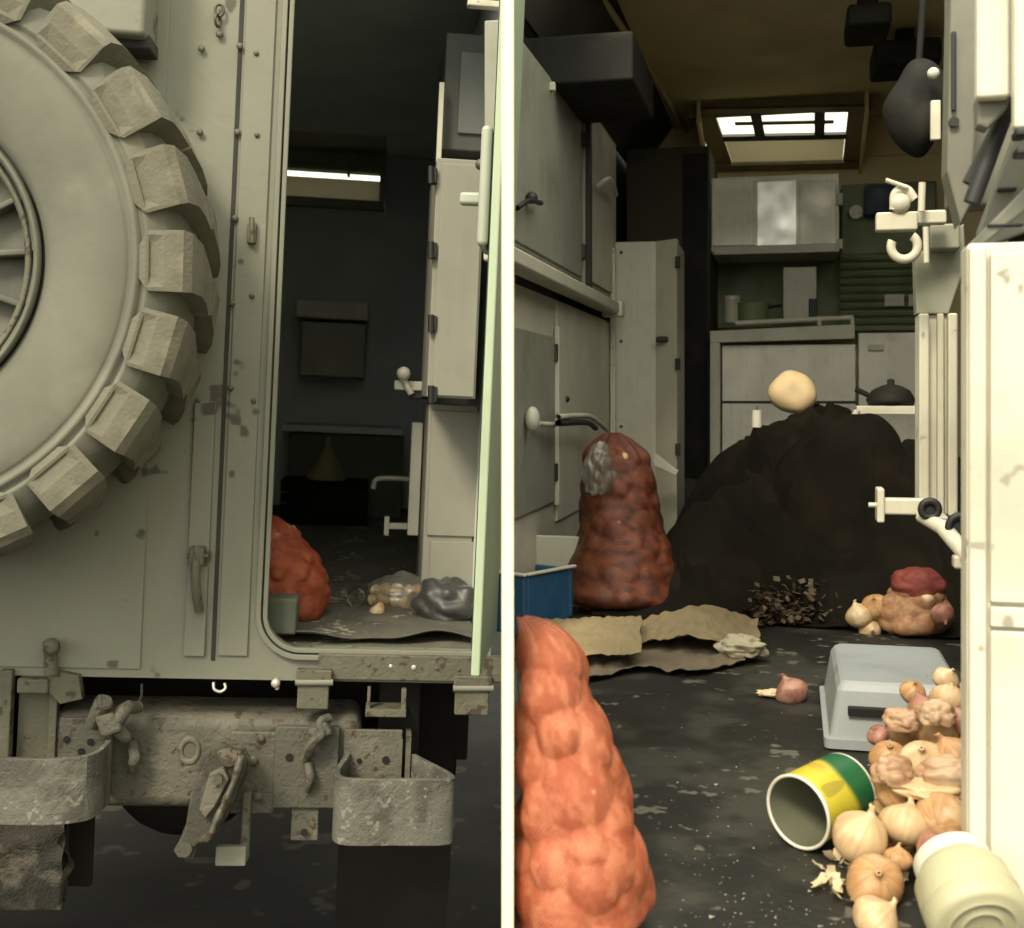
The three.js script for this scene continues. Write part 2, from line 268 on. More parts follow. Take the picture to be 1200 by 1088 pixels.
// ---------------------------------------------------------------- ground, and an added board standing in for the dividing strip
{
  const g = new THREE.PlaneGeometry(600, 600, 1, 1).rotateX(-Math.PI / 2), uv = g.attributes.uv; for (let i = 0; i < uv.count; i++) uv.setXY(i, uv.getX(i) * 600, uv.getY(i) * 600);
  const m = shade(new THREE.Mesh(g, M.ground)); m.name = 'ground'; m.userData.kind = 'structure'; scene.add(m);
  const W = new Frame(new THREE.Vector3(), 0, 0);
  const b = thing('added_divider', 'tall narrow white board added for the dividing strip between the two trucks', 'partition', W, [-0.0043, 0, -1.5]);  // made-up board, edge on, in place of the white dividing strip
  part('panel', bx(-0.0103, 0.0017, 0.04, 3.4, -2.05, -1.2, 0.0008), M.board, b);
  part('foot', bx(-0.06, 0.05, 0, 0.04, -2.05, -1.2, 0.004), M.board, b);
}

// ================================================================ THE TRUCK SEEN FROM BEHIND
const truck = thing('box_body_truck', 'grey green box body truck seen from behind, big spare wheel and open rear door', 'truck', L, [-0.6, -1.72, -1.5]);
const FL = -0.605, CL = 1.30, XR = 0.281;
{
  const holeX0 = L.z(325, 400, 0).x, holeX1 = 0.262, holeY0 = L.z(450, 764, 0).y, rc = 0.085, top = 1.27;
  const yb = L.z(300, 797, 0).y;
  const arc = (cx, cy, r, rev) => { const o = []; for (let k = 0; k <= 14; k++) { const t = Math.PI + (rev ? 14 - k : k) / 14 * Math.PI / 2; o.push([cx + Math.cos(t) * r, cy + Math.sin(t) * r]); } return o; };
  const poly = (pts, d, z, bev = 0) => new THREE.ExtrudeGeometry(new THREE.Shape(pts.map(p => new THREE.Vector2(...p))), bev ? { depth: d - 2 * bev, bevelEnabled: true, bevelThickness: bev, bevelSize: bev, bevelOffset: -bev, bevelSegments: 2 } : { depth: d, bevelEnabled: false }).translate(0, 0, z + bev);
  const ax = holeX0 + rc, ay = holeY0 + rc;
  part('rear_wall', [poly([[-1.62, 1.42], [-1.62, yb], [holeX1, yb], [holeX1, holeY0], ...arc(ax, ay, rc, true), [holeX0, 1.42]], 0.05, -0.05), bx(holeX1 + 0.001, XR, yb, 1.42, -0.05, 0, 0.001), bx(holeX0 + 0.001, holeX1, top, 1.42, -0.05, 0, 0.001)], M.paint, truck);
  const ring = (o, i, d, z = 0) => poly([[holeX0 - o, top + 0.1], ...arc(ax, ay, rc + o), [holeX1 - 0.004, holeY0 - o], [holeX1 - 0.004, holeY0 - i], ...arc(ax, ay, rc + i, true), [holeX0 - i, top + 0.1]], d, z, 0.002);
  part('door_frame', ring(0.021, 0.009, 0.016), M.paint, truck);
  part('door_seal', ring(0.0085, 0.0055, 0.005), M.seal, truck);
  part('door_lip', ring(0.005, -0.006, 0.012), M.paint, truck);
  // skin panel beside the wheel, corner pillar and its joint
  part('wall_panel', bx(-1.6, L.z(184, 350, 0).x, yb + 0.02, 1.4, 0, 0.006, 0.003), M.paint, truck);
  part('corner_pillar', slab(L, 277, -230, 312, 770, 0.007, 0.007, 0.003), M.paint, truck);
  part('joint_strip', slab(L, 269, -230, 274, 775, 0.003, 0.003, 0.001), M.seal, truck);
  part('latch_rail', slab(L, 221, 470, 246, 770, 0.012, 0.012, 0.003), M.paint, truck);
  for (const [x, y, r] of [[236, 57, 4], [234, 155, 4], [281, 54, 4], [278, 155, 4], [275, 256, 4], [272, 356, 3.6], [295, 347, 3], [270, 455, 3.6], [232, 470, 3.4], [301, 158, 3], [297, 470, 3], [300, 62, 3]])
    part('bolt', dome(L.z(x, y, 0.010), r * 0.00205), M.bolt, truck);
  const lh = part('door_latch', [tube([L.z(231, 640, 0.04), L.z(229, 668, 0.05), L.z(230, 695, 0.045), L.z(233, 716, 0.024)], 0.011, 20), bx(L.z(223, 650, 0.02).x, L.z(241, 650, 0.02).x, L.z(231, 662, 0.02).y, L.z(231, 640, 0.02).y, 0.012, 0.05, 0.006)], M.paintDark, truck);
  part('pin', rod(L.z(219, 652, 0.035), L.z(244, 652, 0.035), 0.006), M.bolt, truck, lh);
  part('keeper', [slab(L, 289, 262, 300, 285, 0.022, 0.02, 0.004), rod(L.z(295, 255, 0.022), L.z(295, 285, 0.022), 0.006)], M.paintDark, truck);
  part('chain', [new THREE.TorusGeometry(0.014, 0.004, 8, 16).scale(0.7, 1, 1).translate(...L.z(257, 12, 0.012).toArray()), new THREE.TorusGeometry(0.014, 0.004, 8, 16).rotateY(1.2).scale(0.8, 1, 1).translate(...L.z(255, 24, 0.014).toArray()), dome(L.z(257, 40, 0.01), 0.009)], M.bolt, truck);
  // locker above the wheel with a dark strip under it
  const lk = part('rear_locker', slab(L, 20, -130, 172, 36, 0.16, 0.16, 0.012), M.paint, truck);
  part('dark_strip', slab(L, 112, 38, 176, 55, 0.12, 0.10, 0.006), M.seal, truck, lk);
  part('roof', bx(-1.66, XR, CL + 0.08, CL + 0.14, -3.75, 0.01, 0.02), M.paint, truck);
  // bottom edge, sill and hinges
  part('sill_plate', slab(L, 372, 769, 604, 799, 0.020, 0.03, 0.004), M.paintDark, truck);
  for (const x of [432, 458, 485, 512, 538, 562]) part('rivet', dome(L.z(x, 778 + (x - 400) * 0.055, 0.020), x % 2 ? 0.0065 : 0.005), x === 485 || x === 458 ? M.rivet : M.bolt, truck);
  for (const [x0, x1, y] of [[347, 389, 799], [532, 577, 806]]) {
    const h = part('hinge', [slab(L, x0, y - 13, x1, y - 1, 0.040, 0.03, 0.004), slab(L, x0 + 1, y + 4, x1 - 4, y + 33, 0.034, 0.02, 0.004)], M.paintDark, truck);
    part('hinge_pin', rod(L.z(x0 - 1, y + 1, 0.036), L.z(x1 + 1, y + 1, 0.036), 0.008), M.paint, truck, h);
  }
  part('stirrup', [slab(L, 430, 806, 434, 838, 0.02, 0.02, 0.002), slab(L, 470, 808, 476, 840, 0.02, 0.02, 0.002), slab(L, 428, 832, 476, 841, 0.024, 0.07, 0.002)], M.paintDark, truck);
  part('edge_hook', tube([L.z(250, 800, 0.01), L.z(251, 808, 0.016), L.z(258, 811, 0.016), L.z(264, 807, 0.014), L.z(263, 801, 0.01)], 0.0035, 16), M.rivet, truck);
  part('edge_bolt', [dome(L.z(323, 801, 0.02), 0.011, 0.8), rod(L.z(323, 795, 0.014), L.z(325, 808, 0.014), 0.005)], M.rivet, truck);

  // the shell of the box
  part('side_wall', bx(-1.62, -1.57, FL, CL + 0.1, -3.7, -0.05, 0.004), M.inWall, truck);
  part('side_wall', bx(0.262, XR, FL, CL + 0.1, -3.7, -0.05, 0.002), M.inWall, truck);
  part('cargo_floor', bx(-1.6, 0.26, FL - 0.05, FL, -3.7, -0.05, 0.004), M.mat, truck);
  const hz0 = -3.15, hx0 = -0.80, hx1 = -0.045;
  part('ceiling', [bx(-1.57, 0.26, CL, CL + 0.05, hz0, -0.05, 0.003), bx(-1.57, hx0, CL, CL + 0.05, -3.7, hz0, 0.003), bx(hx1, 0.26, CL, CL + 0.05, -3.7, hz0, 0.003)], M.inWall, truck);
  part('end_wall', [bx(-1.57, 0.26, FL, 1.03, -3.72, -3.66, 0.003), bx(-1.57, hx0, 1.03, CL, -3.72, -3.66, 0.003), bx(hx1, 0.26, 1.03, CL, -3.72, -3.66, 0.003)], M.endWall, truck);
  const hf = part('roof_hatch', [bx(hx0, hx1, 1.0, 1.05, -3.66, -3.60, 0.004), bx(hx0, hx1, 1.20, 1.225, -3.70, -3.60, 0.003), bx(hx0, hx0 + 0.03, 1.05, CL, -3.70, -3.60, 0.003), bx(hx1 - 0.03, hx1, 1.05, CL, -3.70, -3.60, 0.003), bx(-0.25, -0.235, 1.17, CL, -3.63, -3.59, 0.003), bx(hx0, hx1, 1.225, CL, -3.70, -3.68, 0.003), bx(hx0 + 0.03, hx1 - 0.03, 1.226, CL, -3.66, -3.63, 0.002), bx(hx0, hx1, CL + 0.001, CL + 0.05, -3.72, hz0, 0.002)], M.greenGrey, truck);
  part('pane', bx(hx0 + 0.03, hx1 - 0.03, 1.165, 1.20, -3.67, -3.66, 0.001), M.glass, truck, hf);
  part('glow_panel', bx(hx0 + 0.03, hx1 - 0.03, 1.05, 1.163, -3.67, -3.64, 0.004), M.glowPanel, truck, hf);  // lets sky light through so the panel reads lighter
  part('ceiling_rail', slab(L, 548, 0, 604, 8, -0.12, 0.03, 0.004), M.white, truck);

  // underneath
  part('bumper_beam', deform(new RoundedBoxGeometry(0.72, 0.225, 0.2, 6, 0.035), 0.003, 14).translate(L.z(240, 895, 0).x, L.z(240, 895, 0).y, -0.105), M.bumper, truck);
  const bp = part('bumper_plate', [slab(L, 321, 852, 396, 948, 0.014, 0.016, 0.004), slab(L, 341, 946, 373, 986, 0.004, 0.012, 0.004)], M.bumper, truck);
  for (const [x, y, r] of [[339, 888, 4.5], [356, 976, 4]]) part('bolt_hole', disc(L.z(x, y, 0.015), r * 0.00204, 0.004), M.hole, truck, bp);
  part('bumper_clip', [deform(tube([L.z(386, 842, 0.03), L.z(374, 847, 0.05), L.z(377, 860, 0.055), L.z(367, 872, 0.05), L.z(357, 890, 0.02)], 0.012, 30), 0.006, 45), deform(tube([L.z(361, 896, 0.02), L.z(364, 910, 0.04), L.z(360, 926, 0.02)], 0.009, 18), 0.004, 60), deform(rb(0.05, 0.034, 0.04, 0.008).rotateZ(0.5).translate(...L.z(375, 856, 0.04).toArray()), 0.004, 60)], M.bumper, truck);
  part('shackle', [deform(tube([L.z(162, 828, 0.03), L.z(147, 832, 0.07), L.z(137, 850, 0.075), L.z(148, 866, 0.05)], 0.015, 30), 0.006, 45), deform(rod(L.z(110, 848, 0.05), L.z(122, 822, 0.09), 0.02), 0.005, 50), deform(rb(0.045, 0.05, 0.05, 0.01).rotateZ(0.4).translate(...L.z(129, 846, 0.07).toArray()), 0.005, 50), deform(tube([L.z(153, 870, 0.02), L.z(157, 890, 0.04), L.z(152, 910, 0.02)], 0.011, 18), 0.005, 60)], M.bumper, truck);
  part('wire', tube([L.z(166, 802, 0.0), L.z(165, 818, 0.02), L.z(154, 832, 0.06)], 0.003, 12), M.seal, truck);
  // step stirrups either side
  const st = L.z(460, 912, 0.2), sb = L.z(460, 990, 0.2);
  const s1 = part('step_bracket', strap([[L.z(408, 890, 0.0).x, 0.015], [L.z(395, 920, 0.18).x, 0.17], [L.z(404, 920, 0.2).x, 0.2], [L.z(465, 920, 0.2).x, 0.203], [L.z(522, 920, 0.2).x, 0.2], [L.z(530, 920, 0.19).x, 0.188], [L.z(484, 900, 0.02).x, 0.02]], sb.y, st.y, 0.009), M.step, truck);
  part('back_plate', slab(L, 402, 856, 470, 940, 0.016, 0.012, 0.003), M.bumper, truck, s1);
  part('bolt_hole', disc(L.z(452, 891, 0.017), 0.009, 0.004), M.hole, truck, s1);
  part('bolt_hole', disc(L.z(421, 892, 0.017), 0.006, 0.004), M.hole, truck, s1);
  part('spacer', [slab(L, 467, 868, 471, 920, 0.03, 0.04, 0.001), slab(L, 475, 862, 481, 920, 0.03, 0.06, 0.001)], M.paintDark, truck, s1);
  const lt = L.z(40, 888, 0.22), lb = L.z(40, 966, 0.22);
  const s2 = part('step_bracket', strap([[L.z(-190, 900, 0.22).x, 0.21], [L.z(0, 900, 0.22).x, 0.222], [L.z(70, 900, 0.22).x, 0.22], [L.z(104, 900, 0.2).x, 0.19], [L.z(125, 880, 0.1).x, 0.10], [L.z(131, 870, 0.0).x, 0.01]], lb.y, lt.y, 0.009), M.step, truck);
  part('back_plate', slab(L, 68, 842, 128, 925, 0.02, 0.012, 0.003), M.bumper, truck, s2);
  for (const [x, y] of [[78, 867], [106, 870], [95, 881]]) part('bolt_hole', disc(L.z(x, y, 0.021), 0.008, 0.004), M.hole, truck, s2);
  part('lamp_bracket', [slab(L, 20, 800, 62, 905, -0.02, 0.02, 0.004), slab(L, 19, 796, 56, 814, 0.03, 0.05, 0.006), slab(L, -4, 786, 12, 890, 0.02, 0.03, 0.004), slab(L, 56, 800, 66, 890, 0.0, 0.03, 0.003)], M.paintDark, truck);
  part('corner_hinge', [rod(L.z(58, 752, 0.03), L.z(60, 790, 0.03), 0.016), dome(L.z(60, 758, 0.045), 0.02, 0.8), polyPlate(L, [[54, 785], [92, 792], [96, 820], [70, 826], [56, 812]], 0.02, 0.03)], M.paintDark, truck);
  // tow hook
  const cheek = (z, d, k) => deform(polyPlate(L, [[246, 884], [262, 877], [282, 880], [290, 892], [287, 908], [274, 934], [264, 956], [252, 978], [243, 989], [232, 990], [226, 998], [222, 1008], [208, 1007], [203, 998], [210, 986], [217, 970], [221, 946], [228, 918], [236, 898]].map(([x, y]) => [x + k, y]), z, d, 0.006), 0.004, 24, 3 + z * 40);
  const th = part('tow_hook', [cheek(0.155, 0.028, 0), cheek(0.095, 0.03, 3), rod(L.z(268, 888, 0.16), L.z(268, 888, 0.05), 0.02), rod(L.z(216, 996, 0.17), L.z(216, 996, 0.06), 0.016)], M.hook, truck);
  part('hook_rib', deform(tube([L.z(283, 886, 0.158), L.z(276, 910, 0.162), L.z(261, 946, 0.162), L.z(248, 976, 0.158)], 0.008, 24), 0.003, 60), M.bumper, truck, th);
  part('hook_latch', deform(polyPlate(L, [[244, 908], [262, 900], [268, 914], [252, 946], [240, 962], [233, 950]], 0.172, 0.02, 0.004), 0.003, 40, 5), M.bumper, truck, th);
  part('latch_pin', new THREE.CylinderGeometry(0.011, 0.011, 0.03, 6).rotateX(Math.PI / 2).translate(...L.z(256, 912, 0.175).toArray()), M.bolt, truck, th);
  part('hook_eye', new THREE.TorusGeometry(0.02, 0.007, 8, 20).scale(1, 1.3, 1).translate(...L.z(222, 880, 0.06).toArray()), M.bumper, truck, th);
  part('shank', rod(L.z(276, 898, -0.1), L.z(270, 896, 0.10), 0.032, 16), M.bumper, truck, th);
  part('draw_plate', [slab(L, 268, 858, 322, 955, 0.012, 0.014, 0.006), dome(L.z(296, 892, 0.018), 0.012), dome(L.z(302, 934, 0.018), 0.012), dome(L.z(305, 866, 0.018), 0.01)], M.bumper, truck);
  part('tag_plate', [slab(L, 252, 993, 288, 1016, 0.07, 0.02, 0.004)], M.paint, truck);
  part('tag_arm', bx(L.z(283, 960, 0.05).x, L.z(293, 960, 0.05).x, L.z(288, 1010, 0.05).y, L.z(288, 930, 0.05).y, 0.02, 0.05, 0.004), M.paintDark, truck);
  // chassis and running gear in the shade
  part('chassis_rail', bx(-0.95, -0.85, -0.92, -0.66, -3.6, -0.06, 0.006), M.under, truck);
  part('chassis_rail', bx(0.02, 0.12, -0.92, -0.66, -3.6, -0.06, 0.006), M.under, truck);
  part('dark_cross_box', bx(-1.3, 0.27, -0.99, -0.655, -0.52, -0.42, 0.006), M.under, truck);  // dark box added to keep the gap under the body dark
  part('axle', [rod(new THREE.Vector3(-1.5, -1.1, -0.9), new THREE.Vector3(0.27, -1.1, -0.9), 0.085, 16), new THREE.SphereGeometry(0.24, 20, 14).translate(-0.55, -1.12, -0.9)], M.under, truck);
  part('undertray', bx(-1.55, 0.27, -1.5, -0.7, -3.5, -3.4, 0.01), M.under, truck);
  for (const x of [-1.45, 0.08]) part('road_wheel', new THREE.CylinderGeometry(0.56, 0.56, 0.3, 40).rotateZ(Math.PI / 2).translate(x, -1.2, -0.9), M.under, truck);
  part('mudflap_and_shade', deform(new THREE.BoxGeometry(0.46, 0.27, 0.06, 30, 20, 4).translate(L.z(-40, 1000, -0.15).x, L.z(-40, 1000, -0.15).y, -0.17), 0.02, 26, 7), M.mud, truck);
  part('mudflap_and_shade', bx(L.z(70, 960, -0.3).x, L.z(110, 960, -0.3).x, L.z(90, 1040, -0.3).y, L.z(90, 930, -0.3).y, -0.32, -0.3, 0.006), M.under, truck);  // dark slab put where shade falls beside the muddy flap

  // spare wheel on the rear wall
  const c = L.z(-150, 290, 0.42), sw = new THREE.Group(); sw.name = 'spare_wheel'; sw.position.set(c.x - truck.base.x, c.y - 0.012 - truck.base.y, 0.235 - truck.base.z); sw.scale.set(0.95, 0.98, 1.0); truck.add(sw);
  sw.userData.label = 'dusty spare wheel with deep chunky tread blocks';
  const add = (n, g, m) => { const q = shade(new THREE.Mesh(join(g), m)); q.name = n; sw.add(q); return q; };
  const prof = [[0.315, -0.13], [0.33, -0.155], [0.40, -0.19], [0.50, -0.195], [0.56, -0.17], [0.592, -0.15], [0.616, -0.08], [0.622, 0], [0.618, 0.08], [0.603, 0.135], [0.585, 0.162], [0.556, 0.177], [0.552, 0.180], [0.546, 0.181], [0.541, 0.173], [0.534, 0.174], [0.530, 0.184], [0.521, 0.185], [0.515, 0.176], [0.506, 0.177], [0.502, 0.183], [0.47, 0.188], [0.42, 0.186], [0.37, 0.172], [0.345, 0.158], [0.332, 0.15], [0.325, 0.13], [0.315, 0.12]];
  const lathe = (pr, n = 96) => new THREE.LatheGeometry(pr.map(p => new THREE.Vector2(p[0], p[1])), n).rotateX(Math.PI / 2);
  add('tyre', lathe(prof), M.tyre);
  add('rim', [lathe([[0.318, 0.12], [0.326, 0.155], [0.322, 0.166], [0.314, 0.165], [0.308, 0.15], [0.300, 0.10], [0.285, 0.07], [0.2, 0.065], [0.12, 0.09], [0.11, 0.12], [0.0, 0.12]], 72)], M.rim);
  add('rim_ring', lathe([[0.300, 0.13], [0.304, 0.145], [0.296, 0.15], [0.288, 0.14], [0.290, 0.12]], 72), M.paintDark);
  for (let i = 0; i < 16; i++) add('rim_rib', rb(0.13, 0.014, 0.05, 0.005).translate(0.225, 0, 0.085).rotateZ(i / 16 * Math.PI * 2 + 0.1), M.rim);
  for (let i = 0; i < 8; i++) add('wheel_nut', new THREE.CylinderGeometry(0.017, 0.017, 0.03, 6).rotateX(Math.PI / 2).translate(0.155, 0, 0.1).rotateZ(i / 8 * Math.PI * 2), M.bolt);
  // one tread block: a solid of rings laid from the shoulder inwards across the tread
  function lugGeo(seed) {
    const r = rng(seed), j = () => (r() - 0.5) * 0.005;
    // stations: z, inner radius, outer radius, half width, skew
    const S = [[0.181, 0.530, 0.552, 0.034, 0.004], [0.1885, 0.548, 0.585, 0.056, 0.004], [0.187, 0.555, 0.625, 0.064, 0.006], [0.170, 0.56, 0.642, 0.060, 0.006], [0.125, 0.57, 0.656, 0.052, -0.006], [0.085, 0.575, 0.660, 0.042, -0.024], [0.015, 0.575, 0.660, 0.036, -0.055]];
    const pos = [], quad = (a, b, c, d) => pos.push(...a, ...b, ...c, ...a, ...c, ...d);
    const st = S.map(([z, ri, ro, w, k]) => { const q = [[k - w * 1.1, ri, z], [k + w * 1.1, ri, z], [k + w + j(), ro + j() * 0.5, z], [k - w + j(), ro + j() * 0.5, z]]; return q.map(([t, rr, zz]) => { const a = t / 0.63; return [Math.cos(a) * rr, Math.sin(a) * rr, zz]; }); });
    quad(st[0][0], st[0][1], st[0][2], st[0][3]);
    for (let i = 0; i < st.length - 1; i++) for (let e = 0; e < 4; e++) { const f = (e + 1) % 4; quad(st[i][f], st[i][e], st[i + 1][e], st[i + 1][f]); }
    const l = st[st.length - 1]; quad(l[3], l[2], l[1], l[0]);
    const g = new THREE.BufferGeometry(); g.setAttribute('position', new THREE.Float32BufferAttribute(pos, 3)); g.computeVertexNormals(); return boxUV(g);
  }
  const N = 22, variants = [1, 2, 3, 4].map(lugGeo);
  for (let i = 0; i < N * 2; i++) { const back = i >= N, q = shade(new THREE.Mesh(variants[i % 4], M.lug)); q.name = 'tread_block'; if (back) q.rotation.set(Math.PI, 0, ((i % N) + 0.5) / N * Math.PI * 2); else q.rotation.z = i / N * Math.PI * 2 + 0.02; sw.add(q); }
  add('carrier', [bx(-0.5, 0.5, -0.06, 0.06, -0.235, -0.2, 0.01), bx(-0.06, 0.06, -0.4, 0.4, -0.235, -0.2, 0.01)], M.paintDark);
}
// open door, standing out from the wall and seen on its edge
{
  const d = new THREE.Group(); d.name = 'door'; truck.add(d);
  const h = new THREE.Vector3(0.276, 0, 0.0), e = L.z(568, 400, 0.5), yb = L.z(575, 792, 0.5).y, dx = e.x - h.x, len = Math.hypot(dx, 0.5), a = Math.atan2(dx, 0.5);
  d.position.set(h.x - truck.base.x, -truck.base.y, 0.012 - truck.base.z); d.rotation.y = a; d.userData.label = 'pale green rear door swung open, seen on its edge';
  const add = (n, g, m) => { const q = shade(new THREE.Mesh(join(g), m)); q.name = n; d.add(q); };
  add('door_panel', bx(0, 0.018, yb, 1.25, 0.0, len, 0.004), M.doorPaint);
  add('door_edge', bx(-0.006, -0.0005, yb + 0.04, 1.22, 0.03, len - 0.05, 0.002), M.seal);
  const hy0 = L.z(572, 290, 0.45).y, hy1 = L.z(572, 148, 0.45).y;
  add('handle_housing', bx(-0.030, -0.007, hy0, hy1, len - 0.2, len - 0.04, 0.016), M.plastic);
  add('handle', [bx(-0.075, -0.028, L.z(550, 240, 0.4).y, L.z(550, 225, 0.4).y, len - 0.13, len - 0.10, 0.008)], M.plastic);
  add('lock_knob', new THREE.SphereGeometry(0.012, 14, 10).translate(-0.032, L.z(575, 190, 0.45).y, len - 0.09), M.bolt);
}
// fittings inside the first truck
{
  const c1 = thing('wall_cabinet', 'pale grey upper cabinet with three dark hinges, inside the open rear door', 'cabinet', L, [0.17, 0, -0.5]);
  part('carcass', slab(L, 506, 186, 563, 467, -0.16, 0.5, 0.004), M.cabinetL, c1);
  part('end_panel', slab(L, 512, 192, 561, 465, -0.152, 0.007, 0.003), M.cabinetL, c1);
  for (const y of [205, 293, 379, 462]) part('hinge', [slab(L, 503, y - 9, 512, y + 9, -0.145, 0.04, 0.002), rod(L.z(505, y - 10, -0.145), L.z(505, y + 10, -0.145), 0.008)], M.rubberBlack, c1);
  const c2 = thing('base_cabinet', 'grey lower cabinet with a groove across it, below the pale upper cabinet', 'cabinet', L, [0.17, FL, -0.5]);
  part('carcass', bx(L.z(498, 580, -0.42).x, 0.258, FL + 0.002, L.z(520, 474, -0.42).y, -0.9, -0.42, 0.004), M.cabinetL, c2);
  part('door', slab(L, 503, 482, 571, 629, -0.412, 0.007, 0.003), M.cabinetL, c2);
  part('drawer_front', slab(L, 503, 635, 571, 716, -0.412, 0.007, 0.003), M.cabinetL, c2);
  part('edge_trim', slab(L, 480, 495, 493, 628, -0.7, 0.03, 0.003), M.greyMetal, c2);
  const c3 = thing('wall_cabinet', 'dark grey locker high under the ceiling, above the pale upper cabinet', 'cabinet', L, [0.2, 0.6, -0.6]);
  part('carcass', slab(L, 520, 40, 600, 178, -0.45, 0.5, 0.006), M.lockerDark, c3);
  part('door', slab(L, 538, 62, 598, 158, -0.44, 0.008, 0.004), M.lockerMid, c3);
  part('edge_trim', slab(L, 513, 96, 519, 190, -0.40, 0.02, 0.002), M.greyMetal, c3);
  const br = (label, py, z, flip) => { const p = L.z(470, py, z), t = thing('fold_bracket', label, 'bracket', L, p); return [t, p]; };
  const [b1] = br('pale clamp with a round knob, at the bottom of the pale upper cabinet', 452, -0.6);
  part('bar', slab(L, 462, 447, 508, 458, -0.6, 0.04, 0.004), M.white, b1); part('knob', [dome(L.z(473, 438, -0.58), 0.02, 1), rod(L.z(470, 440, -0.59), L.z(482, 462, -0.59), 0.01)], M.white, b1); part('block', slab(L, 480, 456, 504, 468, -0.61, 0.04, 0.004), M.rubberBlack, b1);
  const [b2] = br('thin pale bracket with a bent down end, deep inside behind the lower cabinet', 562, -1.6);
  part('arm', tube([L.z(437, 573, -1.6), L.z(440, 563, -1.6), L.z(450, 561, -1.6), L.z(498, 563, -1.6)], 0.010, 24), M.greyMetal, b2);
  const [b3] = br('pale bracket with an upright flange, above the clear bag of potatoes', 617, -0.9);
  part('arm', slab(L, 453, 614, 500, 621, -0.9, 0.03, 0.003), M.white, b3); part('flange', slab(L, 450, 606, 456, 628, -0.895, 0.03, 0.003), M.white, b3);
  const e1 = thing('wall_box', 'small grey box with a light lid on the far dark wall', 'box', L, L.z(388, 440, -3.3));
  part('body', slab(L, 352, 378, 428, 442, -3.3, 0.3, 0.01), M.greenGrey, e1); part('lid', slab(L, 346, 352, 432, 374, -3.25, 0.35, 0.012), M.greyMetal, e1);
  const e2 = thing('counter_unit', 'low dark counter at the far end of the first truck', 'counter', L, [-0.25, FL, -3.3]);
  part('top', slab(L, 330, 500, 472, 508, -3.1, 0.5, 0.004), M.endWall, e2); part('front', slab(L, 336, 509, 470, 680, -3.15, 0.4, 0.006), M.block, e2);
  const cone = thing('funnel', 'dull yellow funnel standing upside down in front of the far counter', 'funnel', L, L.z(382, 562, -2.8));
  part('cone', new THREE.LatheGeometry([[0.09, 0], [0.092, 0.006], [0.085, 0.02], [0.03, 0.13], [0.016, 0.16], [0.012, 0.2]].map(p => new THREE.Vector2(...p)), 32).translate(...L.z(382, 562, -2.8).toArray()), worn([0.16, 0.14, 0.07], { tile: 0.2 }), cone);
  const stand = thing('crate', 'dark wooden crate under the yellow funnel', 'crate', L, [L.z(382, 600, -2.8).x, FL, -2.8]);
  const cp = L.z(382, 562, -2.8); for (let k = 0; k < 4; k++) part('board', bx(cp.x - 0.2, cp.x + 0.2, FL + 0.005 + k * (cp.y - FL - 0.012) / 4, FL - 0.003 + (k + 1) * (cp.y - FL - 0.012) / 4, -2.72, -2.70, 0.003), M.tarp, stand);
  part('top_board', bx(cp.x - 0.2, cp.x + 0.2, cp.y - 0.012, cp.y - 0.001, -2.98, -2.69, 0.003), M.tarp, stand);
}

// ---------------------------------------------------------------- sacks, onions and other loose things
function onionGeo(seed, squat = 1) {
  const r = rng(seed), pr = [[0.002, -0.93], [0.10, -0.945], [0.30, -0.90], [0.62, -0.74], [0.88, -0.42], [1.0, 0.0], [0.93, 0.38], [0.70, 0.70], [0.40, 0.92], [0.20, 1.07], [0.12, 1.22], [0.13, 1.38], [0.05, 1.42]];
  const g = new THREE.LatheGeometry(new THREE.SplineCurve(pr.map(p => new THREE.Vector2(p[0], p[1] * squat))).getPoints(30), 32), p = g.attributes.position, s = r() * 40;
  for (let i = 0; i < p.count; i++) { const x = p.getX(i), y = p.getY(i), z = p.getZ(i), k = 1 + (n3(x * 1.4 + s, y * 1.4, z * 1.4) - 0.5) * 0.22; p.setXYZ(i, x * k + (y > 0.9 ? (y - 0.9) * 0.5 : 0), y, z * k); }
  g.computeVertexNormals(); return g;
}
const ONION = [1, 2, 3].map(i => onionGeo(i * 7, [0.86, 0.95, 0.78][i - 1]));
function potatoGeo(seed) { const g = mergeVertices(new THREE.SphereGeometry(1, 28, 20)), p = g.attributes.position, s = seed * 3.7; for (let i = 0; i < p.count; i++) { const x = p.getX(i), y = p.getY(i), z = p.getZ(i), k = 1 + (n3(x * 1.2 + s, y * 1.2, z * 1.2) - 0.5) * 0.5; p.setXYZ(i, x * k * 1.2, y * k * 0.9, z * k); } g.computeVertexNormals(); return g; }
const POTATO = [1, 2, 3].map(potatoGeo);
